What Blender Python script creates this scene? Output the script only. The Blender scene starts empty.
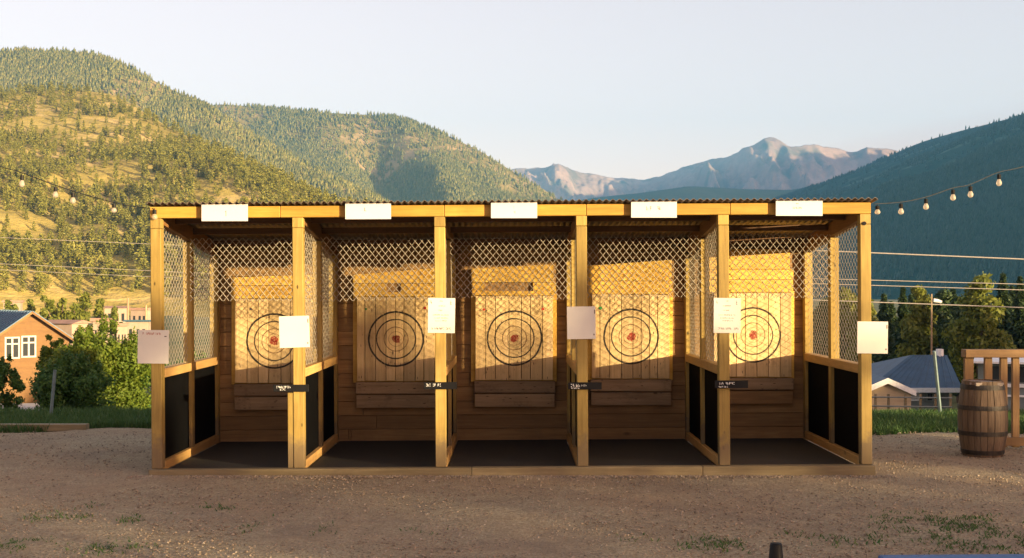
import bpy, math, random
import numpy as np
from mathutils import Vector, Matrix, Euler

RND = random.Random(7)
NP = np.random.default_rng(11)
sc = bpy.context.scene
col = sc.collection
F = 1200.0                     # focal length in pixels of the 1024 px wide frame
EYE = 1.83
CX, HY = 512.0, 292.0
def P(px, py, Y):              # photo direction -> world point at distance Y
    return Vector(((px - CX) / F * Y, Y, EYE + (HY - py) / F * Y))

# ------------------------------------------------------------------ light
AZ, EL = math.radians(50.0), math.radians(6.6)
S = Vector((math.sin(AZ) * math.cos(EL), -math.cos(AZ) * math.cos(EL), math.sin(EL)))

# ------------------------------------------------------------------ helpers
def tag(o, label=None, cat=None, group=None, kind=None):
    if label: o['label'] = label
    if cat: o['category'] = cat
    if group: o['group'] = group
    if kind: o['kind'] = kind
    return o

def empty(name, loc=(0, 0, 0), label=None, cat=None, group=None, rz=0.0):
    o = bpy.data.objects.new(name, None)
    col.objects.link(o)
    o.location = loc
    o.rotation_euler = (0, 0, rz)
    o.empty_display_size = 0.2
    return tag(o, label, cat, group)

def link(name, me, parent=None):
    o = bpy.data.objects.new(name, me)
    col.objects.link(o)
    if parent is not None: o.parent = parent
    return o

def copy_tree(o, parent=None):
    c = o.copy()
    col.objects.link(c)
    if parent is not None: c.parent = parent
    for ch in list(o.children): copy_tree(ch, c)
    return c

def np_mesh(name, verts, quads, mat, smooth=False):
    me = bpy.data.meshes.new(name)
    verts = np.asarray(verts, dtype=np.float32); quads = np.asarray(quads, dtype=np.int32)
    k = quads.shape[1]
    me.vertices.add(len(verts)); me.vertices.foreach_set('co', verts.ravel())
    me.loops.add(quads.size); me.loops.foreach_set('vertex_index', quads.ravel())
    me.polygons.add(len(quads))
    me.polygons.foreach_set('loop_start', np.arange(0, quads.size, k, dtype=np.int32))
    me.polygons.foreach_set('loop_total', np.full(len(quads), k, dtype=np.int32))
    me.update(calc_edges=True); me.validate()
    if smooth: me.polygons.foreach_set('use_smooth', np.ones(len(me.polygons), dtype=bool))
    if mat: me.materials.append(mat)
    return me

class MB:
    def __init__(s): s.v = []; s.f = []
    def _add(s, vs, fs):
        b = len(s.v); s.v += [tuple(v) for v in vs]; s.f += [tuple(i + b for i in f) for f in fs]
    def box(s, x0, x1, y0, y1, z0, z1, ch=0.0):
        if ch <= 0:
            vs = [(x, y, z) for z in (z0, z1) for y in (y0, y1) for x in (x0, x1)]
            s._add(vs, [(0, 2, 3, 1), (4, 5, 7, 6), (0, 1, 5, 4), (2, 6, 7, 3), (0, 4, 6, 2), (1, 3, 7, 5)])
            return s
        return s.hull_box(x0, x1, y0, y1, z0, z1, ch)
    def hull_box(s, x0, x1, y0, y1, z0, z1, c):
        # chamfered box: 24 vertices
        X = (x0, x1); Y = (y0, y1); Z = (z0, z1); vs = []; idx = {}
        for i in (0, 1):
            for j in (0, 1):
                for k in (0, 1):
                    sx, sy, sz = (1, -1)[i], (1, -1)[j], (1, -1)[k]
                    idx[i, j, k, 'x'] = len(vs); vs.append((X[i], Y[j] + sy * c, Z[k] + sz * c))
                    idx[i, j, k, 'y'] = len(vs); vs.append((X[i] + sx * c, Y[j], Z[k] + sz * c))
                    idx[i, j, k, 'z'] = len(vs); vs.append((X[i] + sx * c, Y[j] + sy * c, Z[k]))
        fs = []
        for i in (0, 1):
            q = [idx[i, 0, 0, 'x'], idx[i, 1, 0, 'x'], idx[i, 1, 1, 'x'], idx[i, 0, 1, 'x']]; fs.append(q if i else q[::-1])
            q = [idx[0, i, 0, 'y'], idx[0, i, 1, 'y'], idx[1, i, 1, 'y'], idx[1, i, 0, 'y']]; fs.append(q if i else q[::-1])
            q = [idx[0, 0, i, 'z'], idx[1, 0, i, 'z'], idx[1, 1, i, 'z'], idx[0, 1, i, 'z']]; fs.append(q if i else q[::-1])
        for a in (0, 1):
            for b in (0, 1):
                fs.append([idx[a, b, 0, 'x'], idx[a, b, 1, 'x'], idx[a, b, 1, 'y'], idx[a, b, 0, 'y']])
                fs.append([idx[a, 0, b, 'x'], idx[a, 1, b, 'x'], idx[a, 1, b, 'z'], idx[a, 0, b, 'z']])
                fs.append([idx[0, a, b, 'y'], idx[1, a, b, 'y'], idx[1, a, b, 'z'], idx[0, a, b, 'z']])
        for i in (0, 1):
            for j in (0, 1):
                for k in (0, 1):
                    fs.append([idx[i, j, k, 'x'], idx[i, j, k, 'y'], idx[i, j, k, 'z']])
        s._add(vs, fs); return s
    def prism(s, poly, axis, a, b):
        # poly: 2D outline, extruded along 'x','y' or 'z' from a to b
        n = len(poly)
        def mk(p, t):
            return {'x': (t, p[0], p[1]), 'y': (p[0], t, p[1]), 'z': (p[0], p[1], t)}[axis]
        vs = [mk(p, a) for p in poly] + [mk(p, b) for p in poly]
        fs = [tuple(range(n))[::-1], tuple(range(n, 2 * n))] + [(i, (i + 1) % n, n + (i + 1) % n, n + i) for i in range(n)]
        s._add(vs, fs); return s
    def tube(s, pts, r, n=6, cap=True, r1=None):
        pts = [Vector(p) for p in pts]; m = len(pts); base = len(s.v); up = None
        for i, p in enumerate(pts):
            d = (pts[min(i + 1, m - 1)] - pts[max(i - 1, 0)])
            d.normalize()
            ref = Vector((0, 0, 1)) if abs(d.z) < 0.9 else Vector((1, 0, 0))
            a = d.cross(ref).normalized(); b = d.cross(a).normalized()
            rr = r if r1 is None else r + (r1 - r) * i / max(1, m - 1)
            if callable(r): rr = r(i / max(1, m - 1))
            for k in range(n):
                t = 2 * math.pi * k / n
                s.v.append(tuple(p + a * (rr * math.cos(t)) + b * (rr * math.sin(t))))
        for i in range(m - 1):
            for k in range(n):
                k2 = (k + 1) % n
                s.f.append((base + i * n + k, base + i * n + k2, base + (i + 1) * n + k2, base + (i + 1) * n + k))
        if cap:
            s.f.append(tuple(base + k for k in range(n))[::-1])
            s.f.append(tuple(base + (m - 1) * n + k for k in range(n)))
        return s
    def lathe(s, prof, cx, cy, n=24, z0=0.0):
        base = len(s.v); m = len(prof)
        for (r, z) in prof:
            for k in range(n):
                t = 2 * math.pi * k / n
                s.v.append((cx + r * math.cos(t), cy + r * math.sin(t), z0 + z))
        for i in range(m - 1):
            for k in range(n):
                k2 = (k + 1) % n
                s.f.append((base + i * n + k, base + i * n + k2, base + (i + 1) * n + k2, base + (i + 1) * n + k))
        s.f.append(tuple(base + k for k in range(n))[::-1])
        s.f.append(tuple(base + (m - 1) * n + k for k in range(n)))
        return s
    def build(s, name, mat, parent=None, smooth=False, M=None):
        me = bpy.data.meshes.new(name)
        vs = s.v if M is None else [tuple(M @ Vector(v)) for v in s.v]
        me.from_pydata(vs, [], s.f); me.update()
        if smooth:
            for p in me.polygons: p.use_smooth = True
        if mat: me.materials.append(mat)
        return link(name, me, parent)

# ------------------------------------------------------------------ materials
class NT:
    def __init__(s, name):
        s.m = bpy.data.materials.new(name); s.m.use_nodes = True
        s.t = s.m.node_tree; s.n = s.t.nodes; s.l = s.t.links; s.n.clear()
        s.out = s.n.new('ShaderNodeOutputMaterial'); s.b = s.n.new('ShaderNodeBsdfPrincipled')
        s.l.new(s.b.outputs[0], s.out.inputs[0])
        s.b.inputs['Roughness'].default_value = 0.7
        s.b.inputs['Specular IOR Level'].default_value = 0.3
    def node(s, t, **k):
        n = s.n.new(t)
        for a, v in k.items():
            if a in n.inputs: s.set(n.inputs[a], v)
            else: setattr(n, a, v)
        return n
    def set(s, inp, v):
        if isinstance(v, bpy.types.NodeSocket): s.l.new(v, inp)
        else: inp.default_value = v
    def coord(s, kind='Object', scale=(1, 1, 1), loc=(0, 0, 0)):
        c = s.n.new('ShaderNodeTexCoord'); m = s.n.new('ShaderNodeMapping')
        s.l.new(c.outputs[kind], m.inputs[0]); m.inputs['Scale'].default_value = scale; m.inputs['Location'].default_value = loc
        return m.outputs[0]
    def noise(s, vec, scale, detail=4, rough=0.55, dist=0.0):
        n = s.n.new('ShaderNodeTexNoise'); s.l.new(vec, n.inputs['Vector'])
        n.inputs['Scale'].default_value = scale; n.inputs['Detail'].default_value = detail
        n.inputs['Roughness'].default_value = rough; n.inputs['Distortion'].default_value = dist
        return n.outputs['Fac']
    def voro(s, vec, scale, feature='F1'):
        n = s.n.new('ShaderNodeTexVoronoi'); s.l.new(vec, n.inputs['Vector']); n.inputs['Scale'].default_value = scale
        n.feature = feature
        return n
    def ramp(s, fac, stops, interp='LINEAR'):
        r = s.n.new('ShaderNodeValToRGB'); s.l.new(fac, r.inputs[0]); r.color_ramp.interpolation = interp
        e = r.color_ramp.elements
        while len(e) < len(stops): e.new(0.5)
        for i, (p, c) in enumerate(stops):
            e[i].position = p
            e[i].color = (c, c, c, 1) if isinstance(c, (int, float)) else (*c, 1)
        return r.outputs[0]
    def math(s, op, a, b=0.0, clamp=False):
        n = s.n.new('ShaderNodeMath'); n.operation = op; n.use_clamp = clamp
        s.set(n.inputs[0], a); s.set(n.inputs[1], b)
        return n.outputs[0]
    def mix(s, fac, a, b, mode='MIX'):
        n = s.n.new('ShaderNodeMix'); n.data_type = 'RGBA'; n.blend_type = mode
        s.set(n.inputs[0], fac)
        for k, v in ((6, a), (7, b)):
            if isinstance(v, tuple): n.inputs[k].default_value = (*v[:3], 1)
            else: s.l.new(v, n.inputs[k])
        return n.outputs[2]
    def color(s, v):
        if isinstance(v, tuple): s.b.inputs['Base Color'].default_value = (*v[:3], 1)
        else: s.l.new(v, s.b.inputs['Base Color'])
    def bump(s, h, strength=0.3, dist=0.01):
        n = s.n.new('ShaderNodeBump'); s.l.new(h, n.inputs['Height'])
        n.inputs['Strength'].default_value = strength; n.inputs['Distance'].default_value = dist
        s.l.new(n.outputs[0], s.b.inputs['Normal'])
    def island(s):
        return s.n.new('ShaderNodeNewGeometry').outputs['Random Per Island']
    def objrand(s):
        return s.n.new('ShaderNodeObjectInfo').outputs['Random']

def wood(name, c0, c1, c2, axis='z', knots=0.55, rough=0.65, island=True, wear=0.0, grain=1.0, rings=False, kdens=3.0, dirt=False, tintlo=0.76):
    t = NT(name)
    lo = 0.06
    g = {'x': (lo, 1, 1), 'y': (1, lo, 1), 'z': (1, 1, lo)}[axis]
    k = {'x': (.45, 1, 1), 'y': (1, .45, 1), 'z': (1, 1, .45)}[axis]
    base = t.coord('Object')
    rnd = t.math('ADD', t.island(), t.objrand()) if island else t.objrand()
    off = t.n.new('ShaderNodeCombineXYZ')
    for i in range(3): t.set(off.inputs[i], t.math('MULTIPLY', rnd, 13.0 + 7 * i))
    vv = t.n.new('ShaderNodeVectorMath'); vv.operation = 'ADD'
    t.l.new(base, vv.inputs[0]); t.l.new(off.outputs[0], vv.inputs[1])
    def mapped(sx):
        m = t.n.new('ShaderNodeVectorMath'); m.operation = 'MULTIPLY'; t.l.new(vv.outputs[0], m.inputs[0]); m.inputs[1].default_value = sx
        return m.outputs[0]
    gv = mapped(g)
    n1 = t.noise(gv, 40 * grain, 5, 0.6, 0.6)
    n2 = t.noise(gv, 9 * grain, 3, 0.5, 0.4)
    mixn = t.math('ADD', t.math('MULTIPLY', n1, 0.55), t.math('MULTIPLY', n2, 0.45))
    c = t.ramp(mixn, [(0.30, c0), (0.50, c1), (0.68, c2)])
    # knots
    kv = t.voro(mapped(k), kdens)
    kn = t.ramp(kv.outputs['Distance'], [(0.045, 1.0), (0.085, 0.0)])
    c = t.mix(t.math('MULTIPLY', kn, knots), c, tuple(x * 0.28 for x in c0))
    # tint by piece
    tint = t.math('FRACT', t.math('MULTIPLY', rnd, 5.37))
    c = t.mix(1.0, c, t.ramp(tint, [(0.0, tintlo), (0.5, 1.0), (1.0, 1.14)]), 'MULTIPLY')
    # broad weathering
    w = t.noise(mapped((1, 1, 1)), 3.1, 4, 0.6)
    c = t.mix(t.ramp(w, [(0.42, 0.0), (0.75, 0.5)]), c, tuple(x * 0.55 for x in c1))
    if wear > 0:   # dark nicks left by axes
        cutm = mapped({'x': (9, 20, 34), 'y': (9, 20, 34), 'z': (34, 20, 9)}[axis])
        cv = t.voro(cutm, 1.0)
        sel = t.noise(mapped((1, 1, 1)), 7.0, 2, 0.5)
        cut = t.math('MULTIPLY', t.ramp(cv.outputs['Distance'], [(0.10, 1.0), (0.2, 0.0)]), t.ramp(sel, [(0.44, 0.0), (0.55, 1.0)]))
        c = t.mix(t.math('MULTIPLY', cut, wear), c, (0.05, 0.03, 0.02))
    if wear > 0:   # grime and splintered grey patches
        gr = t.noise(mapped((1, 1, 1)), 4.0, 6, 0.75)
        c = t.mix(t.ramp(gr, [(0.54, 0.0), (0.70, 0.6)]), c, tuple(x * 0.5 for x in c0))
    if dirt:       # soil splashed on the feet of the posts
        sz_ = t.n.new('ShaderNodeSeparateXYZ'); t.l.new(base, sz_.inputs[0])
        lim = t.math('ADD', sz_.outputs[2], t.math('MULTIPLY', t.noise(base, 9.0, 5, 0.7), -0.55))
        c = t.mix(t.ramp(lim, [(0.0, 0.75), (0.16, 0.0)]), c, (.13, .095, .06))
    if rings:
        sep = t.n.new('ShaderNodeSeparateXYZ'); t.l.new(base, sep.inputs[0])
        oo = t.n.new('ShaderNodeCombineXYZ')
        for i in range(3): t.set(oo.inputs[i], t.math('MULTIPLY', t.objrand(), 31.0 + 9 * i))
        ov_ = t.n.new('ShaderNodeVectorMath'); ov_.operation = 'ADD'; t.l.new(base, ov_.inputs[0]); t.l.new(oo.outputs[0], ov_.inputs[1]); orv = ov_.outputs[0]
        wob = t.math('MULTIPLY', t.math('SUBTRACT', t.noise(orv, 5.0, 2), 0.5), 0.016)
        r = t.math('SQRT', t.math('ADD', t.math('MULTIPLY', sep.outputs[0], sep.outputs[0]), t.math('MULTIPLY', sep.outputs[2], sep.outputs[2])))
        r = t.math('ADD', r, wob)
        scuff = t.ramp(t.noise(orv, 40.0, 3, 0.7), [(0.30, 0.45), (0.42, 1.0)])
        for rad, wd, colr, st in ((0.322, 0.0125, (0.012, 0.011, 0.011), 0.97), (0.232, 0.0095, (0.014, 0.012, 0.011), 0.92), (0.143, 0.0065, (0.10, 0.045, 0.02), 0.75), (0.088, 0.0045, (0.16, 0.06, 0.03), 0.6)):
            d = t.math('ABSOLUTE', t.math('SUBTRACT', r, rad))
            mk = t.ramp(t.math('DIVIDE', d, wd), [(0.75, 1.0), (1.0, 0.0)])
            c = t.mix(t.math('MULTIPLY', t.math('MULTIPLY', mk, scuff), st), c, colr)
        red = t.math('ADD', r, t.math('MULTIPLY', t.math('SUBTRACT', t.noise(orv, 22.0, 3), 0.5), 0.075))
        mk = t.ramp(t.math('DIVIDE', red, 0.052), [(0.86, 1.0), (1.0, 0.0)])
        wearr = t.ramp(t.noise(orv, 60.0, 3, 0.7), [(0.34, 0.3), (0.5, 1.0)])
        c = t.mix(t.math('MULTIPLY', t.math('MULTIPLY', mk, wearr), 0.95), c, (0.20, 0.005, 0.004))
    t.color(c)
    t.bump(t.math('SUBTRACT', n1, t.math('MULTIPLY', kn, 0.3)), 0.35, 0.004)
    t.b.inputs['Roughness'].default_value = rough
    return t.m

def plain(name, c, rough=0.6, metal=0.0, var=0.12, scale=14.0, bump=0.0):
    t = NT(name)
    v = t.coord('Object'); n = t.noise(v, scale, 4, 0.6)
    t.color(t.mix(1.0, c, t.ramp(n, [(0.3, 1 - var), (0.7, 1 + var)]), 'MULTIPLY'))
    t.b.inputs['Roughness'].default_value = rough; t.b.inputs['Metallic'].default_value = metal
    if bump: t.bump(n, bump, 0.01)
    return t.m

def leafmat(name, c0, c1, c2, trans=0.25, rough=0.6, objvar=True):
    t = NT(name)
    r = t.island()
    if objvar: r = t.math('FRACT', t.math('ADD', t.math('MULTIPLY', r, 0.75), t.math('MULTIPLY', t.objrand(), 0.5)))
    c = t.ramp(r, [(0.0, c0), (0.5, c1), (1.0, c2)])
    t.color(c); t.b.inputs['Roughness'].default_value = rough
    tr = t.n.new('ShaderNodeBsdfTranslucent'); t.l.new(c, tr.inputs[0])
    mx = t.n.new('ShaderNodeMixShader'); mx.inputs[0].default_value = trans
    t.l.new(t.b.outputs[0], mx.inputs[1]); t.l.new(tr.outputs[0], mx.inputs[2]); t.l.new(mx.outputs[0], t.out.inputs[0])
    return t.m

M = {}
M['post'] = wood('post_pine', (.20, .13, .034), (.34, .235, .062), (.44, .315, .098), 'z', 0.95, kdens=7.0, dirt=True)
M['railx'] = wood('beam_pine', (.30, .16, .026), (.43, .24, .040), (.52, .32, .07), 'x', 0.6)
M['raily'] = wood('rail_pine', (.34, .20, .07), (.46, .28, .10), (.56, .36, .14), 'y', 0.6)
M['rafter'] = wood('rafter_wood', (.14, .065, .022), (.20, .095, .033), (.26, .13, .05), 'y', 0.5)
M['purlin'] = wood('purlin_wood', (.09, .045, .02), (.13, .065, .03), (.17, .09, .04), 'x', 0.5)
M['wall'] = wood('wall_planks', (.165, .092, .034), (.245, .14, .052), (.32, .20, .08), 'x', 0.8)
M['target'] = wood('target_planks', (.42, .285, .125), (.64, .46, .22), (.74, .56, .31), 'z', 0.9, wear=1.0, rings=True, kdens=6.5, tintlo=.7)
M['skirt'] = wood('skirt_planks', (.20, .13, .07), (.31, .21, .115), (.40, .28, .165), 'x', 0.9, wear=1.0, tintlo=.65, kdens=6.0)
M['upper'] = wood('backing_planks', (.48, .26, .04), (.60, .36, .065), (.68, .44, .10), 'x', 0.5)
M['oldtimber'] = wood('weathered_timber', (.13, .10, .055), (.20, .155, .085), (.27, .22, .13), 'x', 0.5)
M['deck'] = wood('railing_wood', (.16, .095, .04), (.235, .14, .062), (.30, .185, .085), 'z', 0.6)
M['deckx'] = wood('railing_rail_wood', (.16, .095, .04), (.235, .14, .062), (.30, .185, .085), 'x', 0.6)
M['stave'] = wood('barrel_staves', (.07, .048, .032), (.13, .088, .055), (.20, .145, .095), 'z', 0.5)
M['barreltop'] = wood('barrel_head_wood', (.16, .13, .11), (.25, .21, .18), (.36, .32, .28), 'x', 0.4)
M['hoop'] = plain('hoop_steel', (.05, .045, .04), 0.55, 0.6, 0.4)
M['blackpanel'] = plain('black_panel', (.003, .003, .0035), 0.9, 0, 0.3, 6)
M['blackpanel'].node_tree.nodes['Principled BSDF'].inputs['Specular IOR Level'].default_value = .04
M['mat'] = plain('rubber_mat', (.026, .027, .030), 0.8, 0, 0.45, 60, 0.4)
M['wire'] = plain('galvanised_wire', (.34, .30, .24), 0.5, 0.0, 0.15)
M['roof'] = plain('corrugated_steel', (.17, .135, .11), 0.5, 0.5, 0.25, 4)
M['paper'] = plain('white_sheet', (.59, .57, .525), 0.55, 0, 0.03, 5)
M['board_w'] = plain('white_board', (.55, .54, .55), 0.5, 0, 0.03, 5)
M['ink'] = plain('grey_ink', (.22, .21, .205), 0.7)
M['inkdark'] = plain('dark_ink', (.10, .08, .08), 0.7)
M['inkred'] = plain('red_ink', (.35, .12, .09), 0.7)
M['blacklabel'] = plain('black_label', (.012, .012, .013), 0.45)
for k_ in ('blacklabel',): M[k_].node_tree.nodes['Principled BSDF'].inputs['Specular IOR Level'].default_value = .08
M['whitepaint'] = plain('white_paint', (.75, .74, .72), 0.6)
M['black'] = plain('black_rubber', (.012, .012, .013), 0.5)
M['black'].node_tree.nodes['Principled BSDF'].inputs['Specular IOR Level'].default_value = .1
M['cable'] = plain('black_cable', (.02, .02, .022), 0.5)
M['powercable'] = plain('grey_power_cable', (.40, .36, .32), 0.5)
M['pole'] = wood('utility_pole_wood', (.25, .17, .1), (.35, .25, .15), (.44, .33, .2), 'z', 0.3)
M['steelpost'] = plain('grey_steel_post', (.13, .18, .19), 0.6, 0.2, 0.2)
M['bluebeam'] = plain('blue_paint', (.035, .10, .26), 0.5, 0, 0.3, 30, 0.2)
M['stain_red'] = plain('red_spot', (.35, .02, .015), 0.6)
M['stain_green'] = plain('green_spot', (.03, .2, .05), 0.6)
M['trunk'] = plain('bark', (.10, .07, .05), 0.9, 0, 0.4, 8, 0.5)
t = NT('bulb_glass'); t.color((.62, .55, .46)); t.b.inputs['Roughness'].default_value = 0.12; t.b.inputs['Specular IOR Level'].default_value = 0.6
tr = t.n.new('ShaderNodeBsdfTranslucent'); tr.inputs[0].default_value = (.9, .8, .65, 1); mx = t.n.new('ShaderNodeMixShader'); mx.inputs[0].default_value = 0.5
t.l.new(t.b.outputs[0], mx.inputs[1]); t.l.new(tr.outputs[0], mx.inputs[2]); t.l.new(mx.outputs[0], t.out.inputs[0]); tp_ = t.n.new('ShaderNodeBsdfTransparent'); mx2 = t.n.new('ShaderNodeMixShader'); mx2.inputs[0].default_value = 0.35
t.l.new(mx.outputs[0], mx2.inputs[1]); t.l.new(tp_.outputs[0], mx2.inputs[2]); t.l.new(mx2.outputs[0], t.out.inputs[0]); M['bulb'] = t.m

M['leaf'] = leafmat('shrub_leaves', (.075, .125, .014), (.12, .18, .020), (.19, .22, .030), 0.4)
M['leafdark'] = leafmat('dark_shrub_leaves', (.028, .082, .016), (.048, .115, .022), (.08, .145, .03), 0.3)
M['leafmid'] = leafmat('tree_leaves', (.10, .13, .018), (.16, .185, .028), (.23, .235, .04), 0.38)
M['needle'] = leafmat('needles', (.022, .046, .016), (.038, .068, .02), (.062, .092, .026), 0.15)
M['needlelit'] = leafmat('sunlit_needles', (.14, .15, .026), (.20, .20, .036), (.27, .25, .055), 0.12)  # lit copy of the needles: sunlight put into the colour
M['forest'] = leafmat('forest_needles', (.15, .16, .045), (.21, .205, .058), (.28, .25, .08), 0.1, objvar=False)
M['forestdark'] = leafmat('shaded_forest_needles', (.009, .030, .024), (.014, .040, .031), (.022, .05, .038), 0.1, objvar=False)  # shaded copy of the forest needles: shade put into the colour
M['grass'] = leafmat('grass_blades', (.030, .085, .018), (.052, .115, .028), (.11, .16, .05), 0.25)

# gravel
t = NT('gravel'); v = t.coord('Object')
big = t.noise(v, 0.55, 4, 0.6); fine = t.noise(v, 38.0, 5, 0.75); mid = t.noise(v, 6.0, 4, 0.6)
c = t.ramp(fine, [(0.34, (.20, .165, .105)), (0.50, (.44, .365, .24)), (0.66, (.62, .53, .38))])
c = t.mix(t.ramp(big, [(0.38, 0.0), (0.62, 0.6)]), c, (.42, .30, .19))
c = t.mix(t.ramp(t.noise(v, 0.9, 5, 0.65), [(0.5, 0.0), (0.68, 0.4)]), c, (.22, .185, .15))
c = t.mix(t.ramp(mid, [(0.42, 0.0), (0.8, 0.45)]), c, (.19, .15, .115))
st = t.voro(v, 46.0); c = t.mix(t.ramp(st.outputs['Distance'], [(0.10, 0.6), (0.28, 0.0)]), c, t.ramp(st.outputs['Color'], [(0.2, (.12, .09, .07)), (0.8, (.5, .42, .35))]))
t.color(c); t.b.inputs['Roughness'].default_value = 0.95; t.b.inputs['Specular IOR Level'].default_value = 0.1
t.bump(t.math('ADD', fine, t.math('MULTIPLY', st.outputs['Distance'], -0.8)), 1.0, 0.032); M['gravel'] = t.m
t = NT('pebbles'); t.color(t.ramp(t.island(), [(0, (.14, .11, .08)), (0.55, (.30, .235, .17)), (0.95, (.36, .295, .22)), (1, (.44, .38, .30))])); t.b.inputs['Roughness'].default_value = 0.9; M['pebble'] = t.m
# meadow ground
t = NT('meadow'); v = t.coord('Object'); n = t.noise(v, 0.5, 5, 0.6); n2 = t.noise(v, 0.02, 4, 0.6)
c = t.ramp(n, [(0.3, (.04, .07, .02)), (0.6, (.09, .11, .035)), (0.8, (.17, .15, .06))])
c = t.mix(t.ramp(n2, [(0.4, 0.0), (0.65, 0.8)]), c, (.22, .18, .075)); t.color(c); t.b.inputs['Roughness'].default_value = 0.95; M['meadow'] = t.m
def hillmat(name, a, b, c_, scale, patch=None):
    t = NT(name); v = t.coord('Object'); n = t.noise(v, scale, 6, 0.65); m = t.noise(v, scale * 9, 4, 0.7)
    c = t.ramp(n, [(0.32, a), (0.52, b), (0.70, c_)])
    c = t.mix(t.ramp(m, [(0.35, 0.5), (0.6, 0.0)]), c, a)
    if patch: c = t.mix(t.ramp(t.noise(v, scale * 2.3, 5, 0.6), [(0.52, 0.0), (0.62, 0.9)]), c, patch)
    t.color(c); t.b.inputs['Roughness'].default_value = 0.95; t.b.inputs['Specular IOR Level'].default_value = 0.05
    t.bump(m, 0.6, 3.0); return t.m
M['hillB'] = hillmat('dry_hillside', (.22, .18, .05), (.38, .30, .085), (.47, .37, .12), 0.012, (.52, .39, .16))
M['hillA'] = hillmat('wooded_hillside', (.18, .15, .05), (.29, .23, .085), (.40, .30, .14), 0.006, (.44, .32, .16))
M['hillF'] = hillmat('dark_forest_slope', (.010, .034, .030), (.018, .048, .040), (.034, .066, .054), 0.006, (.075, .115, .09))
M['hillE'] = hillmat('foothill_forest', (.03, .045, .03), (.05, .06, .04), (.07, .08, .05), 0.003)
M['rock'] = hillmat('alpine_rock', (.25, .175, .15), (.40, .285, .24), (.52, .385, .325), 0.0025, (.17, .15, .12))

# ------------------------------------------------------------------ sky, sun, camera
w = bpy.data.worlds.new('World'); sc.world = w; w.use_nodes = True
nt = w.node_tree; nt.nodes.clear()
sky = nt.nodes.new('ShaderNodeTexSky'); sky.sky_type = 'NISHITA'; sky.sun_disc = False
sky.sun_elevation = EL; sky.sun_rotation = math.pi - AZ
sky.altitude = 2300; sky.air_density = 1.0; sky.dust_density = 8.0; sky.ozone_density = 0.3
bg = nt.nodes.new('ShaderNodeBackground'); bg.inputs[1].default_value = 0.14
ow = nt.nodes.new('ShaderNodeOutputWorld')
mul = nt.nodes.new('ShaderNodeMix'); mul.data_type = 'RGBA'; mul.blend_type = 'MULTIPLY'; mul.inputs[0].default_value = 1.0
mul.inputs[7].default_value = (1.60, 1.03, 0.90, 1)        # slight lilac cast of the evening air
gm = nt.nodes.new('ShaderNodeGamma'); gm.inputs[1].default_value = 0.7
nt.links.new(sky.outputs[0], gm.inputs[0]); nt.links.new(gm.outputs[0], mul.inputs[6]); nt.links.new(mul.outputs[2], bg.inputs[0]); nt.links.new(bg.outputs[0], ow.inputs[0])

ld = bpy.data.lights.new('sun', 'SUN'); ld.energy = 4.3; ld.color = (1.0, 0.76, 0.41); ld.angle = math.radians(0.55)
lo = bpy.data.objects.new('sun', ld); col.objects.link(lo); lo.rotation_euler = S.to_track_quat('Z', 'Y').to_euler(); lo.location = (60, -60, 40)

cd = bpy.data.cameras.new('camera'); cam = bpy.data.objects.new('camera', cd); col.objects.link(cam)
cam.location = (0, 0, EYE); cam.rotation_euler = (math.pi / 2, 0, 0)
cd.sensor_width = 36.0; cd.lens = 36.0 * F / 1024.0; cd.shift_y = 13.0 / 1024.0
cd.clip_start = 0.1; cd.clip_end = 40000
sc.camera = cam
sc.view_settings.view_transform = 'Standard'; sc.view_settings.look = 'None'; sc.view_settings.gamma = 1.0
sc.view_settings.exposure = 1.8
sc.view_settings.use_curve_mapping = False
sc.cycles.max_bounces = 6; sc.cycles.diffuse_bounces = 3; sc.cycles.volume_bounces = 1; sc.cycles.transparent_max_bounces = 8
sc.cycles.use_denoising = True

# ------------------------------------------------------------------ noise in numpy
def vnoise(x, y, seed=0):
    xi = np.floor(x).astype(np.int64); yi = np.floor(y).astype(np.int64); xf = x - xi; yf = y - yi
    def h(a, b):
        n = (a * 374761393 + b * 668265263 + seed * 974634271) & 0x7fffffff
        n = ((n ^ (n >> 13)) * 1274126177) & 0x7fffffff
        n = (n ^ (n >> 16)) & 0xffff
        return n / 65535.0
    u = xf * xf * (3 - 2 * xf); v = yf * yf * (3 - 2 * yf)
    a = h(xi, yi); b = h(xi + 1, yi); c = h(xi, yi + 1); d = h(xi + 1, yi + 1)
    return (a * (1 - u) + b * u) * (1 - v) + (c * (1 - u) + d * u) * v
def fbm(x, y, seed=0, oct=4, ridged=False):
    s = 0; a = 1; tot = 0
    for i in range(oct):
        n = vnoise(x * 2 ** i, y * 2 ** i, seed + i * 17)
        if ridged: n = 1 - np.abs(2 * n - 1)
        s = s + a * n; tot += a; a *= 0.5
    return s / tot

def grid_mesh(name, PX, PY, PZ, mat, smooth=True):
    a, b = PX.shape
    V = np.stack([PX, PY, PZ], -1).reshape(-1, 3)
    i = np.arange(a * b).reshape(a, b)
    Q = np.stack([i[:-1, :-1], i[1:, :-1], i[1:, 1:], i[:-1, 1:]], -1).reshape(-1, 4)
    return np_mesh(name, V, Q, mat, smooth)

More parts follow.
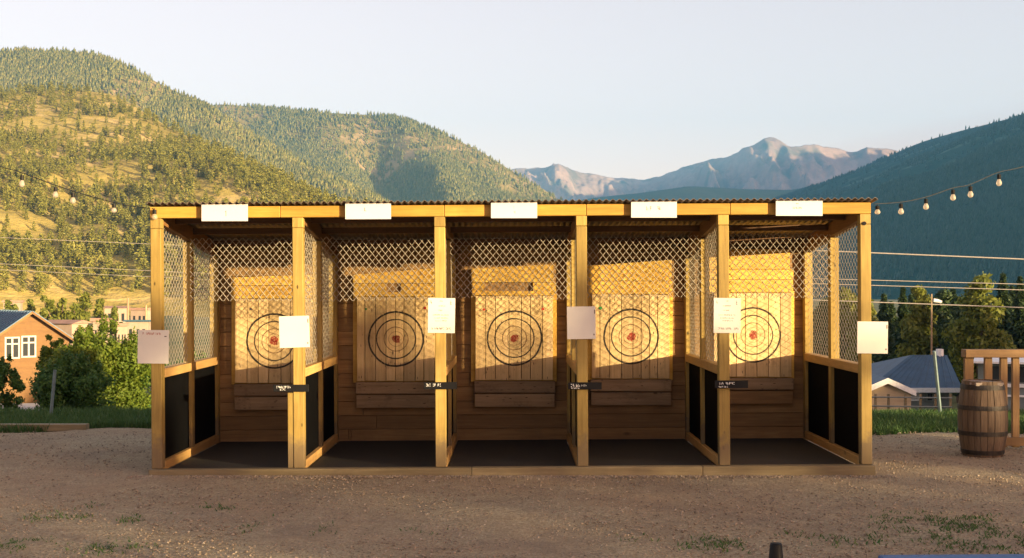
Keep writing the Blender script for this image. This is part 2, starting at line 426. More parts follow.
# ------------------------------------------------------------------ ground
def ground_h(x, y):
    d = np.clip((y - 17.6) / 16.0, 0, 1); d = d * d * (3 - 2 * d)
    h = -4.6 * d
    far = np.clip((y - 120) / 500, 0, 1)
    h = h + far * 1.5
    return h
ys = np.unique(np.concatenate([np.linspace(-400, 0, 24), np.linspace(0, 60, 90), np.geomspace(60, 6850, 40)]))
xs = np.unique(np.concatenate([-np.geomspace(60, 5500, 18), np.linspace(-60, 60, 60), np.geomspace(60, 5500, 18)]))
GX, GY = np.meshgrid(xs, ys, indexing='ij')
GZ = ground_h(GX, GY) - 0.03 + 0.0 * GX
tag(link('ground', grid_mesh('ground', GX, GY, GZ, M['meadow'])), 'green meadow ground falling away behind the gravel yard', 'ground', kind='structure')

def gravel_edge(x): return 15.95 + 0.25 * np.sin(x * 0.9) + 0.18 * np.sin(x * 2.3 + 1)
gx = np.linspace(-24, 24, 420); gv = np.linspace(0, 1, 300) ** 1.0
GX, V_ = np.meshgrid(gx, gv, indexing='ij')
GY = -4 + (gravel_edge(GX) + 4) * V_
und = (fbm(GX * 1.3, GY * 1.3, 3, 4) - 0.5) * 0.03 + (fbm(GX * 9, GY * 9, 5, 3) - 0.5) * 0.016
und -= 0.03 * np.clip((V_ - 0.985) / 0.015, 0, 1)
tag(link('gravel_yard', grid_mesh('gravel_yard', GX, GY, und, M['gravel'])), 'brown gravel yard in front of and around the booth', 'ground', kind='structure')
# far apron of the yard beside and behind the camera
mb = MB(); mb.box(-80, -24, -60, 14, -0.3, -0.012); mb.box(24, 80, -60, 14, -0.3, -0.012); mb.box(-24, 24, -60, -4, -0.3, -0.012)
tag(mb.build('gravel_apron', M['gravel']), 'gravel continuing beside and behind the viewpoint', 'ground', kind='structure')

# loose pebbles
n = 42000
yy = 6.5 + (NP.random(n) ** 1.35) * 9.2; xx = (NP.random(n) - 0.5) * yy * 1.0
nb_ = 4200; yy[:nb_] = 11.93 - np.abs(NP.normal(size=nb_)) * .07; xx[:nb_] = (NP.random(nb_) - .5) * 7.6
keep = ~((np.abs(xx) < 3.75) & (yy > 11.94) & (yy < 14.6)); xx, yy = xx[keep], yy[keep]; n = len(xx)
ico = np.array([(1, 0, 0), (-1, 0, 0), (0, 1, 0), (0, -1, 0), (0, 0, 1), (0, 0, -1)], float)
tri = np.array([(0, 2, 4), (2, 1, 4), (1, 3, 4), (3, 0, 4), (2, 0, 5), (1, 2, 5), (3, 1, 5), (0, 3, 5)])
sz = 0.005 + 0.010 * NP.random(n) ** 2.5
ang = NP.random(n) * 6.28; ca, sa = np.cos(ang), np.sin(ang)
V = ico[None] * (sz[:, None, None] * np.stack([0.8 + 0.6 * NP.random(n), 0.7 + 0.4 * NP.random(n), 0.5 + 0.3 * NP.random(n)], -1)[:, None, :])
V = V * (0.8 + 0.4 * NP.random((n, 6, 1)))
V = np.stack([V[..., 0] * ca[:, None] - V[..., 1] * sa[:, None], V[..., 0] * sa[:, None] + V[..., 1] * ca[:, None], V[..., 2]], -1)
V += np.stack([xx, yy, 0.004 + 0 * xx], -1)[:, None, :]
Q = (tri[None] + (np.arange(n) * 6)[:, None, None]).reshape(-1, 3)
tag(link('pebbles', np_mesh('pebbles', V.reshape(-1, 3), Q, M['pebble'])), 'loose pebbles scattered over the gravel yard', 'pebbles', kind='stuff')

def blades(x, y, z, h, wd, bend):
    n = len(x); a = NP.random(n) * 6.28
    dx, dy = np.cos(a) * wd, np.sin(a) * wd
    b = NP.random(n) * 6.28; bx, by = np.cos(b) * bend * h, np.sin(b) * bend * h
    V = np.zeros((n, 5, 3))
    V[:, 0] = np.stack([x - dx, y - dy, z], -1); V[:, 1] = np.stack([x + dx, y + dy, z], -1)
    V[:, 2] = np.stack([x + dx * .7 + bx * .35, y + dy * .7 + by * .35, z + h * .55], -1)
    V[:, 3] = np.stack([x - dx * .7 + bx * .35, y - dy * .7 + by * .35, z + h * .55], -1)
    V[:, 4] = np.stack([x + bx, y + by, z + h], -1)
    i = np.arange(n)[:, None] * 5
    T = np.concatenate([i + np.array([[0, 1, 2]]), i + np.array([[0, 2, 3]]), i + np.array([[3, 2, 4]])], 0)
    return V.reshape(-1, 3), T
# grass verge behind the yard
def verge(name, x0, x1, n, hmax, label):
    x = x0 + (x1 - x0) * NP.random(n); y = gravel_edge(x) - 0.12 + 3.4 * NP.random(n) ** 1.3
    clump = fbm(x * 1.6, y * 1.6, 31, 3); k = clump > 0.28
    x, y, clump = x[k], y[k], clump[k]
    h = hmax * (0.35 + 0.9 * clump * NP.random(len(x)))
    V, T = blades(x, y, ground_h(x, y) - 0.04, h, 0.005 + 0.005 * NP.random(len(x)), 0.45)
    tag(link(name, np_mesh(name, V, T, M['grass'])), label, 'grass', kind='stuff')
verge('grass_verge', -9.5, -3.2, 30000, 0.19, 'green grass verge behind the left side of the yard')
verge('grass_verge', 3.2, 9.5, 30000, 0.17, 'green grass verge behind the right side of the yard')
# weeds growing out of the gravel
cl = []
for (px, py, w_, n_) in ((214, 510, 32, 120), (45, 517, 26, 60), (80, 518, 18, 40), (30, 546, 34, 130), (110, 548, 40, 130), (5, 548, 20, 90), (130, 520, 16, 40), (420, 532, 40, 30),
                         (325, 531, 22, 30), (248, 529, 12, 16), (722, 545, 34, 90), (690, 546, 30, 26), (900, 517, 44, 110), (940, 521, 44, 130), (975, 529, 40, 200), (930, 535, 40, 120),
                         (1005, 540, 50, 160), (960, 545, 60, 150), (985, 520, 44, 110), (895, 524, 30, 60), (1015, 548, 30, 110), (870, 537, 30, 50), (830, 540, 40, 40), (790, 533, 30, 24), (640, 540, 40, 20), (95, 505, 14, 16), (265, 521, 18, 16)):
    Y = F * EYE / (py - HY); X = (px - CX) / F * Y; sx = w_ / F * Y
    m = int(n_ * (1.25 if px > 860 else 1.8)); x = X + NP.normal(size=m) * sx * 0.42; y = Y + NP.normal(size=m) * 0.10 * (1 + sx)
    cl.append(np.stack([x, y], -1))
cl = np.concatenate(cl); k = fbm(cl[:, 0] * 5, cl[:, 1] * 5, 77, 2) > 0.40; cl = cl[k]
V, T = blades(cl[:, 0], cl[:, 1], 0 * cl[:, 0] - 0.004, 0.012 + 0.026 * NP.random(len(cl)), 0.004 + 0.004 * NP.random(len(cl)), 0.9)
tag(link('gravel_weeds', np_mesh('gravel_weeds', V, T, M['grass'])), 'low weeds and grass sprouting in patches from the gravel', 'weeds', kind='stuff')

# ------------------------------------------------------------------ hills
HILLS = {}
def hill(name, prof, foot, mat, nu=160, nv=70, rough=6.0, rscale=0.006, shape=1.0, ravine=0.0, rav_n=0.01, label='', ridge_rough=0.0, seed=1, backlen=400, lobes=()):
    """prof: (px, py, distance) of the crest; foot(R) -> horizontal foot point."""
    pr = np.array(prof, float); u = np.linspace(pr[0, 0], pr[-1, 0], nu)
    # smooth interpolation of the crest
    cy = np.interp(u, pr[:, 0], pr[:, 1]); cz = np.interp(u, pr[:, 0], pr[:, 2])
    kk = np.array([1, 2, 3, 2, 1.]); kk /= kk.sum()
    cy = np.convolve(np.pad(cy, 2, mode='edge'), kk, 'valid'); cz = np.convolve(np.pad(cz, 2, mode='edge'), kk, 'valid')
    RX = (u - CX) / F * cz; RY = cz; RH = EYE + (HY - cy) / F * cz
    FX, FY = foot(RX, RY, RH)
    v = np.linspace(0, 1, nv)
    X = FX[:, None] + (RX - FX)[:, None] * v; Y = FY[:, None] + (RY - FY)[:, None] * v
    base = -6.0
    H = base + (RH - base)[:, None] * (v[None] ** shape)
    env = np.sin(np.pi * np.clip(v, 0, 1))[None] ** 0.8
    nn = fbm(X * rscale, Y * rscale, seed, 5) - 0.5
    H = H + nn * rough * env
    if ravine:
        rr = fbm(X * rav_n, Y * rav_n * 0.35, seed + 5, 4, True) - 0.6
        H = H + rr * ravine * env
    for (lu, lw, lv0, lv1, amp) in lobes:
        g = np.exp(-((u[:, None] - lu - (1 - v[None]) * lw * 0.3) / lw) ** 2) * np.clip((v[None] - lv0) / 0.2, 0, 1) * np.clip((lv1 - v[None]) / 0.2, 0, 1)
        H = H + amp * g
    if ridge_rough: H = H + (fbm(X * rscale * 3, Y * rscale * 3, seed + 9, 5) - 0.5) * ridge_rough * v[None]
    # far side of the hill, falling away behind the crest
    dX = (RX - FX); dY = (RY - FY); L = np.sqrt(dX ** 2 + dY ** 2) + 1e-6
    vb = np.linspace(0.12, 1, 8)
    XB = RX[:, None] + (dX / L)[:, None] * backlen * vb; YB = RY[:, None] + (dY / L)[:, None] * backlen * vb
    HB = H[:, -1:] - (H[:, -1:] - base) * vb ** 1.3
    X = np.concatenate([X, XB], 1); Y = np.concatenate([Y, YB], 1); H = np.concatenate([H, HB], 1)
    me = grid_mesh(name, X, Y, H, mat)
    o = tag(link(name, me), label, 'hill', kind='structure')
    HILLS[name + '_' + str(seed)] = (X[:, :nv], Y[:, :nv], H[:, :nv])
    return X[:, :nv], Y[:, :nv], H[:, :nv]

hB = hill('hill', [(-330, 150, 520), (-200, 100, 600), (-80, 90, 680), (0, 93, 720), (50, 90, 740), (90, 91, 740), (115, 95, 730), (140, 110, 700), (170, 128, 660), (200, 142, 620), (250, 168, 570), (300, 192, 530), (340, 211, 500), (400, 240, 460), (470, 285, 420)],
          lambda x, y, h: (x * 0.36 + 10, y * 0.36 + 20), M['hillB'], 200, 90, 26, 0.008, 1.12, 12, 0.013, label='dry grassy hillside dotted with pines at the left', seed=3)
hA = hill('hill', [(-300, 75, 1300), (-120, 58, 1450), (0, 51, 1500), (60, 51, 1520), (95, 54, 1520), (130, 67, 1500), (160, 84, 1470), (200, 103, 1430), (235, 124, 1390), (270, 145, 1350), (310, 167, 1300), (350, 187, 1260), (390, 207, 1220), (440, 232, 1180), (520, 285, 1120)],
          lambda x, y, h: (x * 0.62 + 60, y * 0.60), M['hillA'], 180, 80, 50, 0.004, 1.05, 45, 0.005, label='wooded hillside rising behind the dry hill', seed=13)
hC = hill('hill', [(120, 140, 2200), (180, 112, 2250), (220, 104, 2250), (260, 107, 2250), (330, 113, 2200), (370, 115, 2180), (400, 118, 2150), (440, 132, 2100), (480, 151, 2050), (520, 176, 2000), (545, 190, 1960), (560, 201, 1940), (600, 224, 1880), (660, 258, 1800), (720, 285, 1750)],
          lambda x, y, h: (x * 0.66 + 60, y * 0.62), M['hillA'], 180, 80, 60, 0.003, 1.0, 60, 0.004, label='forested round hill behind the booth roof', seed=23,
          lobes=((374, 30, .25, .95, -55), (424, 24, .05, .72, 20)))
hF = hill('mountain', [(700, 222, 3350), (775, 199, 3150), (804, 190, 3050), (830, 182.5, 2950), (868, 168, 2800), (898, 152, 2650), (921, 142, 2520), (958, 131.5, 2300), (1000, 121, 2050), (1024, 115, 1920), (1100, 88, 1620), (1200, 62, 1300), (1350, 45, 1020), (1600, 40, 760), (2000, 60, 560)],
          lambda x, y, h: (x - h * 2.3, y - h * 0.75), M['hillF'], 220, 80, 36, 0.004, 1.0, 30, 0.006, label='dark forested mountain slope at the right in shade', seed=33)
hE = hill('mountain', [(420, 230, 3840), (500, 214, 3840), (560, 203, 3840), (600, 197, 3760), (640, 193, 3680), (690, 186, 3680), (740, 189, 3680), (790, 190, 3680), (840, 183, 3680), (900, 178, 3680), (1000, 180, 3680)],
          lambda x, y, h: (x * 0.75, y * 0.72), M['hillE'], 140, 50, 90, 0.0015, 1.0, 60, 0.002, label='low blue forested foothills below the rocky peaks', seed=43)
hD = hill('mountain', [(420, 190, 5740), (480, 176, 5740), (520, 168, 5740), (545, 167, 5740), (556, 164, 5740), (575, 171, 5810), (600, 176, 5880), (640, 180, 5950), (660, 177, 5880), (680, 167.5, 5800), (703, 160, 5740), (729, 157, 5600), (751, 147, 5530), (764, 140.5, 5460), (770, 138.5, 5460), (779, 142, 5440), (793, 148.5, 5400), (800, 147.5, 5400), (808, 145, 5430), (820, 146.5, 5460), (831, 148.5, 5500), (855, 152.5, 5530), (868, 147, 5530), (880, 148, 5560), (897, 151, 5600), (930, 158, 5650), (1040, 172, 5670), (1140, 178, 5670)],
          lambda x, y, h: (x * 0.80, y * 0.74), M['rock'], 460, 220, 260, 0.0046, 1.2, 330, 0.0085, label='distant rocky peaks catching pink light', ridge_rough=34, seed=53)

# unseen range added at the right to shade the far peaks' lower slopes
uu = np.linspace(-1, 1, 90); vv_ = np.linspace(-1, 1, 40)
U, Vv = np.meshgrid(uu, vv_, indexing='ij')
Xr = 2850 + .64 * 1330 * U + .77 * 500 * Vv; Yr = 4400 + .77 * 1330 * U - .64 * 500 * Vv
Hr = (860 + 220 * (fbm(U * 3.2 + 5, Vv * 0 + 1.3, 91, 5) - .5)) * np.clip(1 - np.abs(Vv), 0, 1) ** .9 * np.clip((1 - np.abs(U)) * 5, 0, 1) + 80 * (fbm(Xr * .003, Yr * .003, 92, 4) - .5) - 20
tag(link('mountain', grid_mesh('mountain', Xr, Yr, Hr, M['rock'])), 'unseen rocky range added to shade the lower slopes of the far peaks', 'mountain', kind='structure')

# ------------------------------------------------------------------ trees
def conifer_verts(nl, h, r, seed, leaf, droop=0.35, tiers=9, round_=0.0):
    g = np.random.default_rng(seed)
    z = g.random(nl) ** 0.85
    prof = (1 - z) ** (0.8) * (1 - round_) + round_ * np.sqrt(np.clip(1 - (2 * (z * 0.92 + 0.04) - 1) ** 2, 0, 1))
    tier = 0.78 + 0.22 * np.cos(z * tiers * 6.28)
    a = g.random(nl) * 6.28; lob = 0.82 + 0.18 * np.sin(a * 5 + z * 23) + 0.12 * np.sin(a * 2 + seed)
    rad = r * prof * tier * lob * (0.35 + 0.65 * np.sqrt(g.random(nl)))
    c = np.stack([np.cos(a) * rad, np.sin(a) * rad, h * (0.06 + 0.92 * z) - droop * rad * 0.5], -1)
    s = leaf * (0.6 + 0.8 * g.random(nl)) * (0.55 + 0.6 * prof)
    d1 = np.stack([np.cos(a), np.sin(a), -droop + 0.3 * g.normal(size=nl)], -1) + 0.35 * g.normal(size=(nl, 3))
    d2 = np.stack([-np.sin(a), np.cos(a), 0.0 * a], -1) + 0.5 * g.normal(size=(nl, 3))
    d1 /= np.linalg.norm(d1, axis=1)[:, None]; d2 /= np.linalg.norm(d2, axis=1)[:, None]
    V = np.stack([c - d1 * s[:, None], c + d2 * s[:, None] * .55, c + d1 * s[:, None], c - d2 * s[:, None] * .55], 1)
    Q = np.arange(nl * 4).reshape(nl, 4)
    return V.reshape(-1, 3), Q
def leaf_cloud(nl, blobs, seed, leaf, shell=0.55):
    """leaves spread through a set of ellipsoid clumps (cx,cy,cz,rx,ry,rz)"""
    g = np.random.default_rng(seed); B = np.array(blobs, float)
    wts = (B[:, 3] * B[:, 4] * B[:, 5]) ** 0.67; pick = g.choice(len(B), nl, p=wts / wts.sum()); b = B[pick]
    d = g.normal(size=(nl, 3)); d /= np.linalg.norm(d, axis=1)[:, None]
    rr = (shell + (1 - shell) * g.random(nl)) * (0.9 + 0.25 * g.random(nl))
    c = b[:, :3] + d * rr[:, None] * b[:, 3:]
    nrm = d + 0.7 * g.normal(size=(nl, 3)); nrm /= np.linalg.norm(nrm, axis=1)[:, None]
    t1 = np.cross(nrm, g.normal(size=(nl, 3))); t1 /= np.linalg.norm(t1, axis=1)[:, None]; t2 = np.cross(nrm, t1)
    s = leaf * (0.6 + 0.8 * g.random(nl))
    V = np.stack([c - t1 * s[:, None], c + t2 * s[:, None] * .5 + nrm * s[:, None] * .12, c + t1 * s[:, None], c - t2 * s[:, None] * .5 + nrm * s[:, None] * .12], 1)
    return V.reshape(-1, 3), np.arange(nl * 4).reshape(nl, 4)
def blobs_tree(h, r, n, seed, base=0.25, top_taper=0.5, br=0.42):
    g = random.Random(seed); out = []
    for i in range(n):
        z = base + (1 - base) * (i + 0.5) / n; a = g.random() * 6.28
        pr = math.sqrt(max(0.05, 1 - ((z - base) / (1 - base) * 2 - 1) ** 2)) * (1 - top_taper * max(0, (z - 0.6)))
        q = r * pr * (0.35 + 0.4 * g.random()); s = r * br * (0.7 + 0.5 * g.random()) * (0.6 + 0.5 * pr)
        out.append((math.cos(a) * q, math.sin(a) * q, h * z * 0.95, s, s, s * (0.8 + 0.4 * g.random())))
    return out

def sample_hill(hg, n, seed, vmin=0.0, vmax=1.0):
    X, Y, H = hg; g = np.random.default_rng(seed); a, b = X.shape
    # weight by cell area in view
    iu = g.random(n * 3) * (a - 1.001); iv = (vmin + (vmax - vmin) * g.random(n * 3)) * (b - 1.001)
    i = iu.astype(int); j = iv.astype(int); fu = iu - i; fv = iv - j
    def lerp(A): return (A[i, j] * (1 - fu) + A[i + 1, j] * fu) * (1 - fv) + (A[i, j + 1] * (1 - fu) + A[i + 1, j + 1] * fu) * fv
    x, y, h = lerp(X), lerp(Y), lerp(H)
    px = CX + F * x / y; py = HY - F * (h - EYE) / y
    return x, y, h, px, py

# low-poly conifers for forest that reads as one mass
def mass_forest(name, hg, n, seed, hgt, mat, label, dens=None, pxr=(-60, 1090), pymax=300, cat='forest', skip=None):
    x, y, h, px, py = sample_hill(hg, n, seed)
    g = np.random.default_rng(seed + 1)
    k = (px > pxr[0]) & (px < pxr[1]) & (py < pymax)
    if dens is not None: k &= g.random(len(x)) < dens(x, y, px, py)
    if skip is not None: k &= ~skip(x, y)
    x, y, h = x[k][:n], y[k][:n], h[k][:n]; m = len(x)
    hh = hgt * (0.55 + 0.75 * g.random(m)); r = hh * (0.20 + 0.12 * g.random(m))
    K = 5; a0 = g.random(m) * 6.28
    V = np.zeros((m, 2 * (K + 1), 3))
    for tI, (z0, z1, rs) in enumerate(((0.05, 0.72, 1.0), (0.42, 1.0, 0.66))):
        for q in range(K):
            jit = 0.7 + 0.6 * g.random(m); ang = a0 + 6.28 * q / K + tI
            V[:, tI * (K + 1) + q] = np.stack([x + np.cos(ang) * r * rs * jit, y + np.sin(ang) * r * rs * jit, h + hh * (z0 + 0.08 * g.random(m)) - 0.4], -1)
        V[:, tI * (K + 1) + K] = np.stack([x + 0.05 * r, y, h + hh * z1], -1)
    T = []
    for tI in range(2):
        for q in range(K): T.append((tI * (K + 1) + q, tI * (K + 1) + (q + 1) % K, tI * (K + 1) + K))
    T = (np.array(T)[None] + (np.arange(m) * 2 * (K + 1))[:, None, None]).reshape(-1, 3)
    return tag(link(name, np_mesh(name, V.reshape(-1, 3), T, mat)), label, cat, kind='stuff')

mass_forest('hillside_forest', hA, 52000, 101, 6.6, M['forest'], 'dense conifer forest covering the wooded hillside', dens=lambda x, y, px, py: np.clip((fbm(x * .009, y * .009, 61, 4) - 0.40 - .10 * np.clip((px - 250) / 60, 0, 1)) * 5, 0.16, 1))
mass_forest('hillside_forest', hC, 60000, 103, 7.4, M['forest'], 'dense conifer forest covering the round hill', dens=lambda x, y, px, py: np.clip((fbm(x * .007, y * .007, 62, 4) - 0.36) * 5, 0.16, 1) * np.where(px > 440, 0.7, 1))
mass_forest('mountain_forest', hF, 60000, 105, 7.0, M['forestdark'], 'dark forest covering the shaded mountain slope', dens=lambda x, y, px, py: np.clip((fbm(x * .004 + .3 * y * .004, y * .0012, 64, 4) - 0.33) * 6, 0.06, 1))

# individual pines on the dry hill: the 300 that show largest, the rest as one mass
protos = []
for s_ in range(6):
    V, Q = conifer_verts(240, 1.0, (0.30, 0.36, 0.27, 0.42, 0.33, 0.38)[s_], 500 + s_, 0.075, 0.25, 5, (0.15, 0.5, 0.1, 0.75, 0.35, 0.6)[s_])
    protos.append(np_mesh('pine_tree', V, Q, M['needlelit']))
x, y, h, px, py = sample_hill(hB, 8200, 201)
dn = np.clip((fbm(x * .018, y * .018, 71, 4) - 0.36) * 2.4, 0.08, 0.36) * np.where(py > 262, 0.55, 1.0)
dn = np.where((px > 150) & (py > 150 + (px - 150) * 0.25) & (px < 340), np.minimum(dn, 0.4), dn)
k = (NP.random(len(x)) < dn) & (px > -45) & (px < 440) & (py < 297)
x, y, h, px, py = x[k], y[k], h[k], px[k], py[k]
hh = 3.3 + 3.6 * NP.random(len(x)) ** 1.3
show = hh / y * ((px > 0) & (px < 330) & ((py < 204) | (px < 150)))
order = np.argsort(-show)
G_PINE = 'pines dotted over the dry hillside'
for c, i in enumerate(order[:300]):
    o = link('pine_tree', protos[c % 6])
    o.location = (x[i], y[i], h[i] - 0.3); o.scale = (hh[i], hh[i], hh[i] * RND.uniform(.85, 1.15)); o.rotation_euler = (0, 0, RND.random() * 6.28)
    tag(o, 'small sunlit pine standing on the dry grassy hillside', 'tree', G_PINE)
rest = order[300:]
Vs = []; Qs = []; b = 0
for i in rest:
    V, Q = None, None
    me = protos[int(i) % 6]
    if not hasattr(me, '_c'): pass
    co = np.empty(len(me.vertices) * 3, dtype=np.float32); me.vertices.foreach_get('co', co); co = co.reshape(-1, 3)
    a = NP.random() * 6.28; ca, sa = math.cos(a), math.sin(a); s_ = hh[i]
    Vs.append(np.stack([x[i] + s_ * (co[:, 0] * ca - co[:, 1] * sa), y[i] + s_ * (co[:, 0] * sa + co[:, 1] * ca), h[i] - 0.3 + s_ * co[:, 2]], -1))
    Qs.append(np.arange(len(co)).reshape(-1, 4) + b); b += len(co)
if Vs: tag(link('hillside_scrub', np_mesh('hillside_scrub', np.concatenate(Vs), np.concatenate(Qs), M['needlelit'])), 'further pines and scrub spread over the dry hillside', 'scrub', kind='stuff')
print('pines', len(order))

# ------------------------------------------------------------------ booth
YF, YM, YW = 12.0, 13.16, 14.42            # front posts, middle posts, back wall face
XD = [-3.55 + 1.42 * k for k in range(6)]
PW = 0.054                                  # half a post
def roof_z(y): return 2.715 - 0.108 * (y - 11.9)     # underside of the roof sheet
booth = empty('throwing_booth', (0, YF, 0), 'five bay timber axe throwing booth with wire netting and corrugated roof', 'booth')
booth_inv = Matrix.Translation((0, -YF, 0))
def part(mb, name, mat, parent=booth, smooth=False):
    return mb.build(name, mat, parent, smooth, booth_inv)
def rafter_bottom(y): return roof_z(y) - 0.165
for k, x in enumerate(XD):
    part(MB().box(x - PW, x + PW, YF, YF + 0.105, 0.079, 2.482, 0.006), 'post', M['post'])
    part(MB().box(x - PW, x + PW, YF + .003, YF + 0.102, 2.485, 2.585, 0.004), 'header_block', M['post'])
    part(MB().box(x - PW + .006, x + PW - .006, YM, YM + 0.10, 0.052, rafter_bottom(YM + .1) - 0.003, 0.005), 'post', M['post'])
    part(MB().box(x - PW + .006, x + PW - .006, YW - 0.104, YW - 0.004, 0.052, rafter_bottom(YW) - 0.003, 0.005), 'post', M['post'])
    y0, y1 = YF + 0.107, YW - 0.003
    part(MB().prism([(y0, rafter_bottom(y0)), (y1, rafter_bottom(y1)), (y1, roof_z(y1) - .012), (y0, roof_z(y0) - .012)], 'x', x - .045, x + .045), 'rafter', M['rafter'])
    part(MB().box(x - .058, x + .058, YF + .107, YW - .106, 0.985, 1.075, 0.004), 'mid_rail', M['raily'])
    part(MB().box(x - .055, x + .055, YF + .107, YW - .106, 0.054, 0.145, 0.004), 'bottom_rail', M['raily'])
    for a, b in ((YF + .108, YM - .003), (YM + .103, YW - .107)):
        part(MB().box(x - .012, x + .012, a, b, 0.147, 0.983), 'kick_panel', M['blackpanel'])

def clip_line(p, d, poly):
    t0, t1 = -1e9, 1e9; n = len(poly)
    for i in range(n):
        a = poly[i]; b = poly[(i + 1) % n]; nx, ny = -(b[1] - a[1]), b[0] - a[0]
        den = nx * d[0] + ny * d[1]; num = nx * (a[0] - p[0]) + ny * (a[1] - p[1])
        if abs(den) < 1e-9:
            if num > 0: return None
            continue
        t = num / den
        if den > 0: t0 = max(t0, t)
        else: t1 = min(t1, t)
    return (t0, t1) if t1 - t0 > 0.012 else None
def net(poly, sa, sb, r, place, wob=0.0, seed=0):
    """diagonal netting inside a convex CCW outline; place(a, b, side) -> world point"""
    mb = MB(); g = random.Random(seed)
    ang = math.atan2(sb, sa); A = [p[0] for p in poly]; B = [p[1] for p in poly]
    step = sa; span = (max(A) - min(A)) + (max(B) - min(B)) * sa / sb
    for sgn in (1, -1):
        d = (math.cos(ang), sgn * math.sin(ang)); k = -span
        b0 = min(B) if sgn > 0 else max(B)
        while k < span + 0.01:
            q = (min(A) + k, b0); c = clip_line(q, d, poly)
            if c:
                m = max(2, int((c[1] - c[0]) / 0.16)); pts = []
                for i in range(m + 1):
                    t_ = c[0] + (c[1] - c[0]) * i / m
                    a_, b_ = q[0] + d[0] * t_, q[1] + d[1] * t_
                    wv = wob * math.sin(a_ * 3.1 + seed) * math.sin(b_ * 4.3 + seed * 2)
                    pts.append(place(a_ + wv * .5, b_ + wv, sgn))
                mb.tube(pts, r, 4, False)
            k += step
    return mb
for k, x in enumerate(XD):
    for (a, b) in ((YF + .108, YM - .003), (YM + .103, YW - .107)):
        poly = [(a, 1.078), (b, 1.078), (b, rafter_bottom(b) - .004), (a, rafter_bottom(a) - .004)]
        mb = net(poly, 0.105, 0.080, 0.0022, lambda p, q, s_, x=x: (x + s_ * 0.004, p, q), 0.006, k)
        part(mb, 'wire_panel', M['wire'])
for k in range(5):
    a, b = XD[k] + .05, XD[k + 1] - .05; y_ = YM - .05
    zb = [1.745, 1.74, 1.752, 1.758, 1.75][k]; zt = 2.435
    poly = [(a, zb), (b, zb), (b, zt), (a, zt)]
    part(net(poly, 0.0725, 0.088, 0.0037, lambda p, q, s_: (p, y_ + s_ * .006 + .012 * math.sin(p * 2.2), q), 0.012, 20 + k), 'netting', M['wire'])
    part(MB().box(XD[k] + .06, XD[k + 1] - .06, YF + .055, YW - .004, 0.0, 0.05), 'floor_mat', M['mat'])
# back wall of horizontal planks
mb = MB(); z = 0.02; i = 0
while z < 2.40:
    h_ = 0.166 if i % 3 else 0.172; top = min(z + h_, 2.436)
    cuts = [-3.60] + sorted(RND.uniform(-2.9, 2.9) for _ in range(2)) + [3.60]
    for a, b in zip(cuts, cuts[1:]): mb.box(a, b - .004, YW + RND.uniform(0, .004), YW + .03, z, top - .006, .002)
    z += h_; i += 1
part(mb, 'back_wall', M['wall'])
part(MB().box(-3.6, 3.6, YW + .034, YW + .05, 0.02, 2.434), 'wall_sheathing', M['wall'])
# beams, purlins, sill
mb = MB()
for a, b in zip([-3.605, -2.3, -0.66, 0.76, 2.2], [-2.303, -.663, .757, 2.197, 3.605]): mb.box(a, b, YF - .002, YF + .088, 2.587, 2.700, .005)
part(mb, 'front_beam', M['railx'])
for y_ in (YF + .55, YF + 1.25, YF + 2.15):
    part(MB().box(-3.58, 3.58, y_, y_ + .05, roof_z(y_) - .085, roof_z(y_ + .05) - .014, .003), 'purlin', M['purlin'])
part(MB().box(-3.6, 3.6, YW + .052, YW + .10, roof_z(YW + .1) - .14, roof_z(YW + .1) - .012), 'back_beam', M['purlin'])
mb = MB()
for a, b in zip([-3.62, -.4, 1.9], [-.403, 1.897, 3.62]): mb.box(a, b, YF - .055, YF + .052, -0.05, 0.077, .005)
part(mb, 'sill', M['oldtimber'])
# corrugated roof sheet
xs_ = np.arange(-3.61, 3.6501, 0.0667 / 10); ys_ = np.array([11.90, 12.6, 13.3, 14.0, 14.66])
X, Y = np.meshgrid(xs_, ys_, indexing='ij'); Z = roof_z(Y) + 0.016 + 0.0095 * np.sin(X / 0.0667 * 2 * np.pi)
top = np.stack([X, Y - YF, Z + .0025], -1); bot = np.stack([X, Y - YF, Z - .0025], -1); a_, b_ = X.shape
V = np.concatenate([top.reshape(-1, 3), bot.reshape(-1, 3)]); idx = np.arange(a_ * b_).reshape(a_, b_); N = a_ * b_
Q = [np.stack([idx[:-1, :-1], idx[1:, :-1], idx[1:, 1:], idx[:-1, 1:]], -1).reshape(-1, 4)]
Q.append(Q[0][:, ::-1] + N)
for e in (idx[:, 0], idx[:, -1][::-1], idx[-1, :], idx[0, :][::-1]): Q.append(np.stack([e[1:], e[:-1], e[:-1] + N, e[1:] + N], -1))
link('roof', np_mesh('roof', V, np.concatenate(Q), M['roof']), booth)
# extra stud beside the second post from the left
part(MB().box(XD[1] - .054 - .058, XD[1] - .056, YF + .01, YF + .10, 0.079, 0.83, .004), 'stud', M['post'])
# bolt on the right corner, bracket at the left corner
part(MB().lathe([(.0, 0), (.021, 0), (.021, .012), (.0, .012)], 0, 0, 12).build('tmp', None) and MB().tube([(XD[5] - .012, YF - .008, 2.49), (XD[5] - .012, YF + .002, 2.49)], .02, 10), 'bolt', M['black'])
bpy.data.objects.remove(bpy.data.objects['tmp'])

